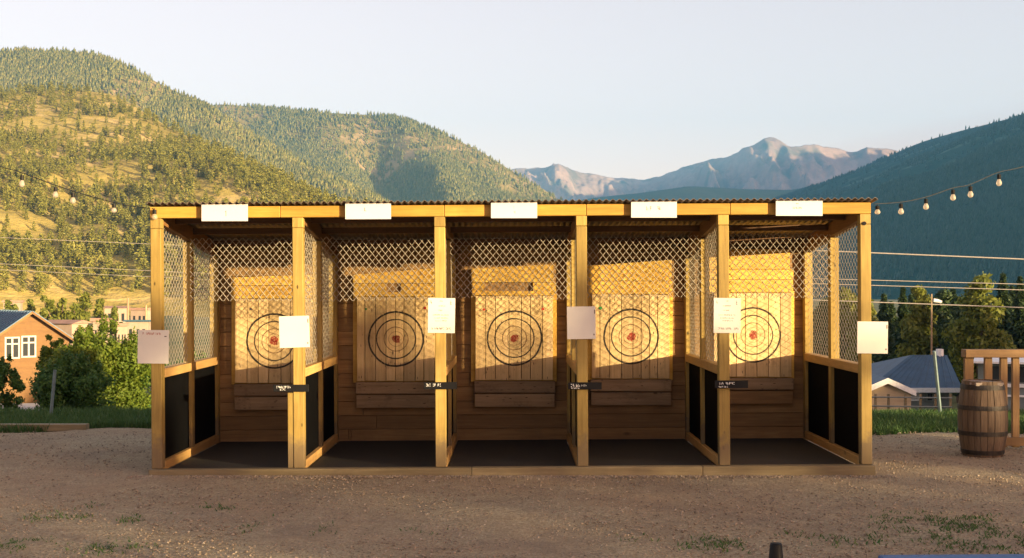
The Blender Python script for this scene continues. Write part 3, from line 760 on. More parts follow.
# ------------------------------------------------------------------ targets
ordn = ['leftmost bay', 'second bay from the left', 'middle bay', 'second bay from the right', 'rightmost bay']
tl = ['round bullseye target on pale planks in the leftmost bay, partly hidden by a blank paper',
      'round bullseye target with dark and red corner spots, left of the middle bay',
      'round bullseye target with two red corner spots in the middle bay',
      'round bullseye target with one green corner spot, right of the middle bay',
      'round bullseye target with a single light skirt plank in the rightmost bay']
TX = [(274, 341), (396, 339), (514.5, 338), (631, 336.5), (753, 335)]
for k in range(5):
    yt = YW - 0.115
    tx = (TX[k][0] - CX) / F * (yt); tz = EYE + (HY - TX[k][1]) / F * yt
    root = empty('axe_target', (tx, YW, tz), tl[k], 'target', 'targets on the back wall of the booth')
    def tp(mb, name, mat): return mb.build(name, mat, root)
    bt = tz - 1.0
    DZ = tz - 1.275
    tz_, tz = tz, tz - DZ
    w = 0.465; zb, zt = 0.775 - tz, 1.775 - tz
    mb = MB(); x = -w; n_ = 7 + k % 2; ws = [RND.uniform(.8, 1.25) for _ in range(n_)]; sm = sum(ws)
    for q in ws:
        ww = 2 * w * q / sm; mb.box(x, x + ww - .0065, -.115 - RND.uniform(0, .003), -.062, zb + RND.uniform(-.004, .004), zt + RND.uniform(-.004, .004), .002); x += ww
    tp(mb, 'target_board', M['target'])
    tp(MB().box(-w + .01, w - .01, -.0612, -.0588, zb + .01, zt - .01), 'gap_sheet', M['blackpanel'])  # black sheet added in place of shade in the plank gaps
    tp(MB().box(-w - .055, w + .04, -.058, -.004, 0.75 - tz, 1.80 - tz, .003), 'backing_panel', M['upper'])
    tp(MB().box(-w - .03, w + .01, -.058, -.004, 1.803 - tz, (2.0 if k < 4 else 2.3) - tz, .003), 'backing_strip', M['wall'])
    top_l, top_r = [(2.005, 2.035), (2.035, 2.115), (2.11, 2.16), (2.14, 2.215), (2.34, 2.355)][k]
    # planks above
    off = [0, 0, 0, .0, -.01][k]
    xa, xb = -w - .045 + off, w + (.03 if k != 4 else .015); mb = MB()
    slots = {1: (-.12, .06), 2: (-.36, .22)}.get(k)
    if slots:      # a stretch of this plank is broken out
        mb.box(xa, xb, -.108, -.062, 1.782 - tz, 1.832 - tz, .002)
        mb.box(xa, slots[0], -.108, -.062, 1.8325 - tz, 1.935 - tz, .002).box(slots[1], xb, -.108, -.062, 1.8325 - tz, 1.935 - tz, .002)
        tp(MB().box(slots[0], slots[1], -.0605, -.0585, 1.80 - tz, 1.96 - tz), 'gap_sheet', M['wall'])  # sheet in wall wood added behind the broken stretch
    else: mb.box(xa, xb, -.108, -.062, 1.782 - tz, 1.935 - tz, .003)
    tp(mb, 'upper_plank', M['upper'])
    a_, b_ = -w - .05, w + (.02 if k != 2 else .0)
    tp(MB().prism([(a_, 1.940 - tz), (b_, 1.940 - tz), (b_, top_r - DZ - tz if k < 4 else 2.055 - tz), (a_, top_l - DZ - tz if k < 4 else 2.055 - tz)], 'y', -.106, -.062), 'upper_plank', M['upper'])
    tp(MB().box(-w - .055 + off, w - .02, -.090, -.062, 2.06 - tz, 2.30 - tz, .003), 'upper_plank', M['upper']) if k == 4 else None
    tp(MB().box(-w - .015, w + .02, -.112, -.062, 0.622 - tz, 0.762 - tz, .004), 'skirt_plank', M['skirt'])
    tp(MB().box(-w - .01, w + .015, -.106, -.062, 0.452 - tz, 0.606 - tz, .004), 'skirt_plank', M['wall'] if k == 4 else M['skirt'])
    tz = tz_
    for (px, py, m_, r_) in {0: [(251, 309, 'inkdark', .014)], 1: [(366, 309, 'stain_green', .012), (425, 308, 'stain_red', .017)], 2: [(484, 309.5, 'stain_red', .014), (543, 309, 'stain_red', .016)], 3: [(600.5, 308, 'stain_green', .02)], 4: []}[k]:
        x_ = (px - CX) / F * yt - tx; z_ = EYE + (HY - py) / F * yt - tz
        tp(MB().tube([(x_, -.1215, z_), (x_, -.1185, z_)], r_, 10), 'painted_spot', M[m_])

# ------------------------------------------------------------------ signs
def marks(mb, x0, x1, z0, z1, y, seed, n):
    """illegible lettering: n small glyph-like strokes between x0 and x1"""
    g = random.Random(seed); w_ = (x1 - x0) / n; h_ = z1 - z0
    for i in range(n):
        if g.random() < 0.14: continue
        a = x0 + i * w_; b = a + w_ * .74; t_ = max(.0018, w_ * .2)
        kind = g.randrange(5)
        if kind in (0, 1, 3): mb.box(a, a + t_, y - .0012, y, z0, z1)
        if kind in (0, 2, 4): mb.box(a + t_ + .0002, b, y - .0012, y, z1 - h_ * .22, z1)
        if kind in (1, 2, 0): mb.box(a + t_ + .0002, b, y - .0012, y, z0 + h_ * .4, z0 + h_ * .6)
        if kind in (1, 4): mb.box(a + t_ + .0002, b, y - .0012, y, z0, z0 + h_ * .2)
        if kind in (2, 3): mb.box(b + .0002, b + t_, y - .0012, y, z0, z0 + h_ * .62)
    return mb
def fx(px): return (px - CX) / 100.0
def fz(py): return EYE + (HY - py) / 100.0
tops = [(203, 249, 204.5, 221.5), (346, 391.5, 203.5, 219.5), (491, 537, 202.5, 218.5), (630.5, 676, 201.5, 218), (774.5, 821, 199.8, 216.2)]
tlab = ['white board on the front beam over the leftmost bay', 'white board on the front beam over the bay left of the middle', 'white board on the front beam over the middle bay',
        'white board on the front beam over the bay right of the middle', 'white board with a faint line of lettering over the rightmost bay']
for k, (a, b, c, d) in enumerate(tops):
    r = empty('bay_sign', (fx((a + b) / 2), YF - .06, fz((c + d) / 2)), tlab[k], 'sign', 'white boards along the front beam')
    hw, hh_ = (b - a) / 200, (d - c) / 200
    MB().box(-hw, hw, 0, .012, -hh_, hh_, .0015).build('board', M['board_w'], r, M=Matrix.Rotation(RND.uniform(-.008, .008), 4, 'Y'))
    MB().box(-hw * .8, -hw * .8 + .04, .0122, .057, hh_ - .10, hh_ - .02).box(hw * .8 - .04, hw * .8, .0122, .057, hh_ - .10, hh_ - .02).build('mounting_block', M['purlin'], r)
    m = MB()
    if k == 0: m.box(.012, .018, -.002, -.0004, -.035, .02); m.box(.006, .0115, -.002, -.0004, .008, .014)
    elif k == 1: m.box(-.036, -.030, -.002, -.0004, .0, .035); m.box(-.0295, -.018, -.002, -.0004, .0, .006)
    elif k == 2: marks(m, -.008, .02, .02, .04, -.0004, 3, 2); marks(m, -.004, .022, -.03, -.008, -.0004, 5, 2)
    elif k == 3: marks(m, -.075, -.02, -.01, .03, -.0004, 8, 3); marks(m, .03, .075, -.005, .03, -.0004, 9, 2)
    else: marks(m, -.066, .03, -.012, .006, -.0004, 12, 7); marks(m, -.03, .0, .036, .048, -.0004, 13, 2)
    m.build('lettering', M['ink'], r)

papers = [(138, 169, 330, 363.5), (279.5, 309.5, 316, 347.5), (428, 455, 298, 333), (567, 595.5, 306.5, 339), (713.5, 740.5, 298, 333), (857, 887.5, 321.5, 353.5)]
plab = ['white notice with a reddish heading line on the left corner post', 'blank white notice on the second post from the left', 'white notice with faint printed lines on the post left of the middle bay',
        'blank white notice on the post right of the middle bay', 'white notice with faint printed lines and dark footer on the second post from the right', 'blank white notice on the right corner post above the shed']
for k, (a, b, c, d) in enumerate(papers):
    r = empty('notice', (fx((a + b) / 2), YF - .012, fz((c + d) / 2)), plab[k], 'notice', 'white notices on the front posts')
    hw, hh_ = (b - a) / 200, (d - c) / 200; R_ = Matrix.Rotation([.012, -.03, .015, -.012, .01, .008][k], 4, 'Y')
    MB().box(-hw, hw, 0, .008, -hh_, hh_, .001).build('sheet', M['paper'], r, M=R_)
    m = MB(); md = MB(); y_ = -.0004
    if k == 0:
        marks(m, -hw * .85, hw * .5, hh_ * .72, hh_ * .86, y_, 31, 16); m.build('heading', M['inkred'], r, M=R_)
        md.box(hw * .72, hw * .86, y_ - .001, y_, hh_ * .6, hh_ * .66)
    elif k in (2, 4):
        for j, (z_, w_, n_) in enumerate(((.82, .12, 2), (.55, .3, 6), (.30, .25, 6), (.03, .62, 16), (-.14, .5, 12), (-.30, .42, 9))): marks(m, -hw * w_, hw * w_, hh_ * (z_ - .035), hh_ * (z_ + .035), y_, 40 + j + k, n_)
        m.build('printed_lines', M['ink'], r, M=R_)
        marks(md, -hw * .7, hw * .85, -hh_ * .80, -hh_ * .68, y_, 60 + k, 15); marks(md, hw * .66, hw * .86, hh_ * .62, hh_ * .86, y_, 62, 2); marks(md, -hw * .86, -hw * .72, hh_ * .66, hh_ * .84, y_, 63, 1)
    else:
        md.box(hw * .84, hw * .92, y_ - .001, y_, -hh_ * .78, -hh_ * .68); md.box(hw * .9, hw * .96, y_ - .001, y_, hh_ * .55, hh_ * .8)
    md.build('corner_mark', M['inkdark'] if k != 4 else M['ink'], r, M=R_)

plates = [(274, 309, 384.5, 391.5), (424, 457, 382, 389), (568, 601.5, 382.2, 389.2), (714.5, 747.5, 380.3, 388)]
blab = ['black plate with two rows of white lettering on the second post from the left', 'black plate with one row of white lettering left of the middle bay',
        'black plate with slanted white lettering right of the middle bay', 'black plate with white lettering near the rightmost bay']
for k, (a, b, c, d) in enumerate(plates):
    r = empty('name_plate', (fx((a + b) / 2), YF - .03, fz((c + d) / 2)), blab[k], 'plate', 'black plates on the inner front posts')
    hw, hh_ = (b - a) / 200, (d - c) / 200; R_ = Matrix.Rotation([.0, .0, .0, -.01][k], 4, 'Y')
    MB().box(-hw, hw, 0, .026, -hh_, hh_, .002).build('plate', M['blacklabel'], r, M=R_)
    m = MB()
    if k == 0: marks(m, -hw * .85, -hw * .02, .002, .022, -.0004, 71, 8); marks(m, -hw * .7, -hw * .3, -.022, -.004, -.0004, 72, 5)
    elif k == 1: marks(m, -hw * .88, hw * .05, -.006, .02, -.0004, 73, 9)
    elif k == 2: marks(m, -hw * .86, -hw * .3, -.012, .02, -.0004, 74, 5); marks(m, -hw * .2, hw * .1, -.002, .012, -.0004, 75, 3); marks(m, -hw * .8, -hw * .3, -.029, -.018, -.0004, 78, 5)
    else: marks(m, -hw * .72, hw * .32, -.001, .022, -.0004, 76, 9); marks(m, -hw * .8, -hw * .2, -.031, -.016, -.0004, 77, 6)
    m.build('lettering', M['whitepaint'], r, M=R_)

# ------------------------------------------------------------------ string lights
def catenary(pts, sub=10):
    out = []
    for i in range(len(pts) - 1):
        p0 = pts[max(i - 1, 0)]; p1 = pts[i]; p2 = pts[i + 1]; p3 = pts[min(i + 2, len(pts) - 1)]
        for j in range(sub):
            t_ = j / sub
            out.append(0.5 * ((2 * p1) + (p2 - p0) * t_ + (2 * p0 - 5 * p1 + 4 * p2 - p3) * t_ ** 2 + (3 * p1 - p0 - 3 * p2 + p3) * t_ ** 3))
    out.append(pts[-1]); return out
def string_light(name_label, pts, bulbs, bs=1.0):
    o = empty('string_light', pts[0], name_label, 'string light', 'strings of outdoor bulbs'); base = Vector(pts[0])
    T = Matrix.Translation(-base)
    MB().tube(catenary(pts), .0045, 6).build('cable', M['cable'], o, True, T)
    for (p, L) in bulbs:
        p = Vector(p)
        b = MB().lathe([(.004, -.066 * L), (.015, -.067 * L), (.020, -.078 * L), (.027, -.094 * L), (.029, -.106 * L), (.023, -.122 * L), (.008, -.131 * L)], 0, 0, 12).build('bulb', M['bulb'], o, True)
        b.location = p - base
        MB().tube([(0, 0, 0), (0, 0, -.018 * L)], .004, 5).lathe([(.010, -.018 * L), (.020, -.020 * L), (.021, -.064 * L), (.016, -.0655 * L)], 0, 0, 10).build('socket', M['black'], b)
def zi(px): return 12.06 + (px - 876) / 148 * 0.9
R_pts = [P(px, py, zi(px)) for px, py in ((874, 204), (902, 202), (926, 197), (953, 188), (970, 184.5), (998, 172.5), (1026, 166), (1120, 140), (1230, 100))]
string_light('dark string of clear bulbs rising from the booth corner to the right', R_pts,
             [(P(px, py, zi(px)), L) for px, py, L in ((877.5, 204.5, .75), (901, 202.2, .95), (926, 197, 1.0), (953, 188, 1.0), (970.5, 184.5, 1.05), (999, 172.3, 1.12), (1060, 156.5, 1.1))], 1)
L_pts = [P(px, py, 12.0 + (152 - px) / 152 * 1.0) for px, py in ((153, 208.5), (125, 205), (90, 196), (55, 185), (20, 172), (-10, 162), (-90, 120))]
def li(px): return 12.0 + (152 - px) / 152 * 1.0
string_light('thin string of clear bulbs running off to the left from the booth', L_pts,
             [(P(px, py, li(px)), L) for px, py, L in ((154.6, 208, .9), (114, 202.5, .8), (73, 191, 1.0), (55.5, 185.2, 1.0), (22, 173, 1.15), (-40, 148, 1.2))])
for (px, py, Yd, gx_) in ((1230, 100, 12.06 + (1230 - 876) / 148 * 0.9, 0), (-90, 120, 12.0 + 242 / 152, 0)):
    p = P(px, py, Yd)
    tag(MB().tube([(p.x, p.y, -.05), (p.x, p.y, p.z + .15)], .05, 8, True, .04).build('light_pole', M['pole']), 'wooden pole holding the end of the ' + ('right' if px > 0 else 'left') + ' bulb string', 'pole')

# ------------------------------------------------------------------ power lines and poles
def power_cable(a, b, sag, label, r=.016):
    pts = [a + (b - a) * (i / 16) - Vector((0, 0, sag * 4 * (i / 16) * (1 - i / 16))) for i in range(17)]
    tag(MB().tube(pts, r, 5).build('power_cable', M['powercable'], None, True), label, 'cable', 'overhead power cables')
hubY = 62
hub = empty('utility_pole', (P(565, 292, hubY).x, hubY, -4.6), 'wooden utility pole carrying the power cables behind the booth', 'pole', 'utility poles')
MB().tube([(0, 0, 0), (0, 0, 9.2)], .13, 8, True, .10).build('shaft', M['pole'], hub)
MB().box(-1.2, 1.2, -.16, -.11, 8.6, 8.75).build('crossarm', M['pole'], hub)
def hubp(py): return P(565, py, hubY - .2)
for ya, (yr, xr), lab, r_ in ((240, (262, 1090), 'bright topmost power cable above the right treetops', .034), (272, (286, 1090), 'upper of two close power cables crossing the right treetops', .02), (276, (292, 1090), 'lower of two close power cables crossing the right treetops', .02), (291, (310, 1090), 'lowest power cable crossing in front of the right trees', .026)):
    power_cable(hubp(ya), P(xr, yr, 55), .0, lab, r_)
for ya, (yl, xl), lab, r_ in ((262, (234, -80), 'upper power cable crossing the left hillside', .009), (290, (260, -80), 'lower power cable crossing the left hillside', .009), (296, (266, -80), 'faint lowest power cable over the left hillside', .008)):
    power_cable(hubp(ya), P(xl, yl, 58), .0, lab, r_)
def util_pole(px, ytop, ybot, Y, r, label, box=False, mat='pole'):
    a, b = P(px, ybot, Y), P(px, ytop, Y)
    o = empty('utility_pole', a, label, 'pole', 'utility poles')
    MB().tube([(0, 0, 0), (0, 0, b.z - a.z)], r, 7, True, r * .8).build('shaft', M[mat], o)
    if box:
        MB().tube([(.10, -.02, b.z - a.z - .33), (.36, -.02, b.z - a.z - .37)], .10, 8).tube([(.36, -.02, b.z - a.z - .37), (.50, -.02, b.z - a.z - .43)], .085, 8).build('lamp_head', M['whitepaint'], o)
    return o
util_pole(931.5, 294, 372, 62, .052, 'slim wooden pole with a white lamp head above the blue roof', True)
util_pole(128, 298, 350, 150, .16, 'thin pale pole among the far houses at the left')
util_pole(146, 305, 350, 140, .14, 'short pole beside the left corner of the booth, among far houses')
def steel_post(p0, p1, label, r=.022):
    tag(MB().tube([p0, p1], r, 6).build('fence_post', M['steelpost']), label, 'post')
steel_post(P(50.5, 420, 17.6), P(55, 370, 17.6), 'thin grey leaning steel post in the grass at the left', .024)
steel_post(P(940.5, 415, 18.2), P(934, 351, 18.0), 'thin green grey leaning steel post before the blue roof', .026)

# ------------------------------------------------------------------ yard furniture
o = empty('timber_edging', (-7.6, 16.2, 0), 'pale squared timber lying along the left edge of the yard', 'timber')
a = P(-60, 429, 15.9); b = P(86, 427.5, 15.9)
MB().box(a.x + 7.6, b.x + 7.6, -.30, -.17, -.02, .075, .006).build('beam', M['oldtimber'], o)

bx, by = P(986, 456, 13.35).x, 13.45
bar = empty('barrel', (bx, by, 0), 'weathered oak barrel with dark iron hoops beside the wooden railing', 'barrel')
prof = lambda z: .212 + .053 * (1 - ((z - .42) / .42) ** 2)
NS = 22
mb = MB()
for k in range(NS):
    a0 = 2 * math.pi * k / NS; a1 = 2 * math.pi * (k + 1) / NS - .022; rows = []
    dr = RND.uniform(-.003, .003)
    base = len(mb.v); zs = [i / 10 * .84 for i in range(11)]
    for z_ in zs:
        for aa in (a0, (a0 + a1) / 2, a1):
            for rr in (prof(z_) + dr, prof(z_) - .022): mb.v.append((rr * math.cos(aa), rr * math.sin(aa), z_))
    for i in range(10):
        A = base + i * 6; B = A + 6
        for p, q in ((0, 2), (2, 4)): mb.f.append((A + p, A + q, B + q, B + p))
        for p, q in ((1, 3), (3, 5)): mb.f.append((A + q, A + p, B + p, B + q))
        mb.f.append((A + 1, A, B, B + 1)); mb.f.append((A + 4, A + 5, B + 5, B + 4))
    T_ = base + 60
    mb.f += [(T_, T_ + 2, T_ + 3, T_ + 1), (T_ + 2, T_ + 4, T_ + 5, T_ + 3)]
mb.build('staves', M['stave'], bar)
for z0, z1 in ((.025, .075), (.235, .285), (.52, .57), (.745, .80)):
    MB().lathe([(prof(z0) - .01, z0), (prof(z0) + .006, z0), (prof((z0 + z1) / 2) + .007, (z0 + z1) / 2), (prof(z1) + .006, z1), (prof(z1) - .01, z1)], 0, 0, 40).build('hoop', M['hoop'], bar, False)
mb = MB()
for i in range(6):
    x0 = -.2 + i * .0667; x1 = x0 + .064; h0 = math.sqrt(max(.0, .205 ** 2 - min(abs(x0), abs(x1)) ** 2)) * .97
    mb.box(-h0, h0, x0, x1, .79, .822 + RND.uniform(0, .004), .002)
mb.build('barrel_head', M['barreltop'], bar)

ry = 13.95
rail = empty('railing', (P(966, 356, ry).x, ry, 0), 'brown wooden railing behind the barrel at the right edge', 'railing')
def rz(py): return EYE + (HY - py) / F * ry
def rx(px): return (px - 966) / F * ry
MB().box(rx(964.5), rx(1130), -.04, .11, rz(357.5), rz(349.5), .005).build('handrail', M['deckx'], rail)
MB().box(rx(967), rx(1130), .0, .05, rz(446), rz(437.5), .004).build('bottom_rail', M['deckx'], rail)
for px, wd in ((971, 9), (990.5, 7.5), (1006, 7), (1018, 7), (1034, 8), (1050, 8), (1066, 8), (1090, 10)):
    MB().box(rx(px - wd / 2), rx(px + wd / 2), .052, .10, -.1 if wd >= 9 else rz(448), rz(357.8), .004).build('baluster', M['deck'], rail)

# dark tapered bollard and the blue beam at the bottom edge, close to the viewpoint
bo = empty('bollard', (P(776, 400, 5.2).x, 5.2, 0), 'black tapered bollard top at the bottom edge of the photo', 'bollard')
zt = EYE - 251 / F * 5.2
MB().lathe([(.10, -.01), (.10, .03), (.05, .05), (.0385, zt - .14), (.026, zt - .006), (.022, zt)], 0, 0, 20).build('body', M['black'], bo, True)
be = empty('ground_beam', (4.2, 7.995, 0), 'blue painted low beam lying along the bottom right edge', 'beam')
MB().box(-1.75, 1.9, -.08, .08, -.02, .072, .008).build('beam', M['bluebeam'], be, M=Matrix.Rotation(math.radians(1.4), 4, 'Z'))

# ------------------------------------------------------------------ shrubs and trees near by
def add_tree(name, loc, h, r, seed, label, cat, mat, leaf, n, kind='broad', group=None, blobs=None, trunk=True, base=.25, names=('trunk', 'crown'), taper=.5, shell=.5, nb=14, br=.42):
    o = empty(name, loc, label, cat, group)
    if kind == 'conifer': V, Q = conifer_verts(n, h, r, seed, leaf, .3, 9, .2)
    else: V, Q = leaf_cloud(n, blobs or blobs_tree(h, r, nb, seed, base, taper, br), seed, leaf, shell)
    g = random.Random(seed)
    mb = MB()
    if kind == 'conifer' or trunk:
        mb.tube([(0, 0, -.3), (g.uniform(-.02, .02) * h, 0, h * .4), (g.uniform(-.03, .03) * h, 0, h * .85)], .03 * h + .02, 7, True, .006 * h)
    B = blobs or blobs_tree(h, r, nb, seed, base, taper, br)
    if kind != 'conifer':
        for b in (B[: 12] if trunk else B[: 4]):
            mb.tube([(0, 0, max(0.02, b[2] * .35)), (b[0] * .5, b[1] * .5, b[2] * .7), (b[0], b[1], b[2])], .010 * h + .006, 5, True, .004)
    mb.build(names[0], M['trunk'], o); link(names[1], np_mesh(names[1], V, Q, M[mat]), o)
    return o
# the big shrub left of the booth: leafy mounds
def shrub(px, ytop, wpx, Y, zb, seed, label, mat, n, leaf, nb=16, name='shrub'):
    c = P(px, 400, Y); zt = EYE + (HY - ytop) / F * Y; r = wpx / 2 / F * Y; H = zt - zb; g = random.Random(seed)
    bl = []
    for i in range(nb):
        q = (i + .5) / nb; a = g.random() * 6.28; d = r * .72 * math.sqrt(g.random()); zz = H * (.10 + .74 * q * (1 - .35 * (d / r) ** 2))
        s_ = r * g.uniform(.30, .50) * (1.1 - .35 * q)
        bl.append((math.cos(a) * d, math.sin(a) * d * .8, zz, s_, s_, s_ * g.uniform(.8, 1.3)))
    for i in range(16):      # rounded upper crown
        a = g.random() * 6.28; d = r * .82 * math.sqrt(g.random()); s_ = r * g.uniform(.22, .32)
        bl.append((math.cos(a) * d, math.sin(a) * d * .8, H * (.86 - .26 * (d / r) ** 2) - s_ * .3, s_, s_, s_ * .9))
    for i in range(11):
        a = g.random() * 6.28; d = r * g.uniform(.1, .8); s_ = r * g.uniform(.08, .14)
        bl.append((math.cos(a) * d, math.sin(a) * d * .8, H * (.93 - .3 * (d / r) ** 2), s_, s_, s_ * 1.8))
    return add_tree(name, (c.x, Y, zb), H, r, seed, label, 'shrub', mat, leaf, n, blobs=bl, trunk=False, names=('stem', 'foliage'), shell=.3)
shrub(106, 311, 116, 25.5, -2.2, 301, 'large leafy green shrub close to the left side of the booth', 'leaf', 60000, .036, 40)
shrub(84, 321, 92, 25.0, -2.1, 308, 'rounded green shrub between the orange house and the large leafy shrub', 'leaf', 42000, .036, 36)
shrub(74, 350, 88, 22.0, -1.2, 302, 'lower dark green shrub in front of the orange house', 'leafdark', 22000, .036, 30)
shrub(54, 323, 34, 26.0, -1.9, 307, 'slender dark shrub against the right side of the orange house', 'leaf', 9000, .036, 18)
shrub(150, 336, 60, 26.0, -2.2, 305, 'dark shrub seen behind the left corner post', 'leafdark', 11000, .042, 18)
shrub(200, 345, 74, 26.5, -2.2, 306, 'dark shrub seen through the left wire panels', 'leafdark', 11000, .042, 18)
shrub(4, 346, 40, 24.0, -1.9, 303, 'thin young bush at the far left edge by the house', 'leafdark', 12000, .034, 26)
# pale lot behind the shrubs
tag(MB().box(-60, -8, 48.0, 68.5, -4.9, -4.52).build('parking_lot', plain('pale_concrete', (.42, .41, .40), .9, 0, .15, 2)), 'pale concrete lot below the left shrubs', 'pavement', kind='structure')

# trees right, behind the blue roofed house
rt = [(884, 292, 30, 78, 'conifer', 'needle', 'pointed conifer nearest the right corner post'), (903, 285, 26, 74, 'conifer', 'needle', 'second dark conifer right of the corner post'),
      (918, 283, 34, 72, 'broad', 'leafmid', 'yellow green tree left of the slim lamp pole'), (943, 289, 34, 80, 'broad', 'needle', 'dark tree directly behind the slim lamp pole'),
      (960, 296, 40, 70, 'broad', 'needle', 'dark tree between the lamp pole and the tall bright tree'), (981, 275, 50, 64, 'broad', 'leafmid', 'tall bright green tree with pointed crown above the blue roof'),
      (1003, 271, 32, 76, 'conifer', 'needle', 'tall dark conifer right of the bright green tree'), (1020, 274, 30, 72, 'conifer', 'needle', 'dark conifer cut by the right edge of the photo'),
      (891, 300, 34, 90, 'conifer', 'needle', 'shadowy conifer low behind the two conifers near the corner post'), (930, 297, 36, 90, 'conifer', 'needle', 'shadowy conifer behind the slim lamp pole, lower than its neighbours'),
      (953, 287, 30, 86, 'conifer', 'needle', 'dark pointed conifer between the lamp pole and the bright tree'), (970, 292, 36, 92, 'conifer', 'needle', 'dark conifer partly hidden by the bright green tree'), (911, 293, 30, 92, 'conifer', 'needle', 'dark conifer half hidden behind the yellow green tree'),
      (1012, 284, 34, 92, 'conifer', 'needle', 'dark conifer filling the gap beside the right edge'), (1046, 280, 40, 72, 'broad', 'needle', 'dark tree just outside the right edge'), (866, 296, 30, 80, 'broad', 'leafmid', 'light tree seen through the right wire panel'),
      (846, 287, 34, 84, 'broad', 'leafmid', 'tall light tree behind the right side panel'), (825, 296, 34, 82, 'broad', 'needle', 'dark tree behind the rightmost bay')]
for i, (px, yt, wp, Y, kd, mt, lab) in enumerate(rt):
    zt = EYE + (HY - yt) / F * Y; zb = -4.7; c = P(px, 300, Y)
    kd2 = kd; r = wp / 2 / F * Y * 1.12
    add_tree('conifer' if kd == 'conifer' else 'tree', (c.x, Y, zb), (zt - zb) * 1.0, r * (1.15 if kd == 'conifer' else 1.0), 400 + i, lab, 'tree', mt, .17 if kd == 'conifer' else .15, 5200 if kd == 'conifer' else 7000, kd, 'trees beyond the right houses', base=.10, taper=1.3, nb=26, br=.50)
# green trees on the left below the hillside
for i, (px, yt, wp, Y) in enumerate(((47, 293, 26, 125), (62, 296, 22, 135), (86, 290, 28, 130), (101, 298, 20, 140), (30, 297, 18, 140), (75, 302, 22, 118), (10, 300, 24, 150), (116, 305, 18, 120))):
    zt = EYE + (HY - yt) / F * Y; c = P(px, 300, Y)
    add_tree('tree', (c.x, Y, -5.0), zt + 5, wp / 2 / F * Y, 440 + i, ('bushy sunlit green tree right above the orange house roof', 'narrow green tree left of the tall far tree', 'tall bright green tree below the dry hillside', 'small green tree near the thin far pole',
             'olive tree rising behind the blue roof ridge', 'low round green tree over the reddish roof', 'olive tree at the far left edge above the blue roof', 'small tree at the foot of the thin far pole')[i], 'tree', 'leafmid', .22, 1500, group='trees below the left hillside', base=.1, taper=.6, nb=12)

# ------------------------------------------------------------------ houses
metal = NT('blue_metal_roof'); metal.color((.075, .135, .20)); metal.b.inputs['Roughness'].default_value = .55; metal.b.inputs['Metallic'].default_value = .25; M['bluemetal'] = metal.m
metal = NT('deep_blue_roof'); v = metal.coord('Object'); metal.color(metal.mix(1.0, (.022, .062, .115), metal.ramp(metal.noise(v, 2.5, 4), [(.3, .8), (.7, 1.2)]), 'MULTIPLY')); metal.b.inputs['Roughness'].default_value = .5; M['deepblue'] = metal.m
M['orange'] = wood('orange_siding', (.155, .074, .021), (.205, .103, .030), (.245, .128, .039), 'x', 0, island=False)
M['tan'] = wood('tan_siding', (.42, .32, .2), (.52, .40, .26), (.58, .47, .31), 'x', .2)
M['grey'] = plain('grey_siding', (.16, .185, .18), .8, 0, .15, 3)
M['reddish'] = plain('reddish_roof', (.33, .20, .15), .8, 0, .2, 2)
M['pale'] = plain('pale_wall', (.34, .26, .20), .8, 0, .1, 2)
M['offwhite'] = plain('off_white_frame', (.46, .43, .39), .6)
M['teal'] = plain('teal_roof', (.10, .20, .20), .7, 0, .15, 2)
gl = NT('window_glass'); gl.color((.03, .035, .04)); gl.b.inputs['Roughness'].default_value = .08; gl.b.inputs['Specular IOR Level'].default_value = .6; M['glass'] = gl.m

def gable_house(loc, rz, hw, length, eave, pitch, label, wallm, roofm, trimm, windows=(), name='house', over=.35, seams=0, group=None, trimw=.12):
    """gable end in the local plane y=0 facing -y; ridge along +y"""
    o = empty(name, loc, label, 'house' if name == 'house' else 'shed', group, rz)
    ph = hw * math.tan(pitch); 
    MB().prism([(-hw, 0), (hw, 0), (hw, eave), (0, eave + ph), (-hw, eave)], 'y', 0, length).build('wall', wallm, o)
    t = .09; ov = over; sx = hw + ov; zt_ = eave + ph + .02; ze = zt_ - sx * math.tan(pitch)
    roof = None
    for s_ in (-1, 1):
        mb = MB().prism([(0, zt_), (s_ * sx, ze), (s_ * sx, ze + t), (0, zt_ + t)][::s_], 'y', -ov, length + ov)
        rf = mb.build('roof', roofm, o)
        if seams:
            sm = MB(); n_ = int((length + 2 * ov) / seams)
            for i in range(n_ + 1):
                y_ = -ov + i * (length + 2 * ov) / n_
                sm.prism([(s_ * .02, zt_ + t + .001), (s_ * sx, ze + t + .001), (s_ * sx, ze + t + .05), (s_ * .02, zt_ + t + .05)][::s_], 'y', y_ - .02, y_ + .02)
            sm.build('standing_seam', roofm, rf)
        MB().prism([(0, zt_ - trimw), (s_ * sx, ze - trimw), (s_ * sx, ze + t + .01), (0, zt_ + t + .01)][::s_], 'y', -ov - .04, -ov - .003).build('barge_board', trimm, o)
    for (x0, x1, z0, z1, mull, trans) in windows:
        fr = MB(); f_ = .09
        fr.box(x0, x1, -.05, -.003, z0, z0 + f_).box(x0, x1, -.05, -.003, z1 - f_, z1).box(x0, x0 + f_, -.049, -.003, z0 + f_ + .001, z1 - f_ - .001).box(x1 - f_, x1, -.049, -.003, z0 + f_ + .001, z1 - f_ - .001)
        for i in range(1, mull + 1):
            xm = x0 + (x1 - x0) * i / (mull + 1); fr.box(xm - .05, xm + .05, -.048, -.003, z0 + f_ + .001, z1 - f_ - .001)
        if trans:
            zz = z0 + (z1 - z0) * .68; fr.box(x0 + f_ + .001, x1 - f_ - .001, -.046, -.003, zz - .04, zz + .04)
        wn = fr.build('window', M['offwhite'], o)
        MB().box(x0 + .05, x1 - .05, -.02, -.004, z0 + .05, z1 - .05).build('pane', M['glass'], wn)
    return o
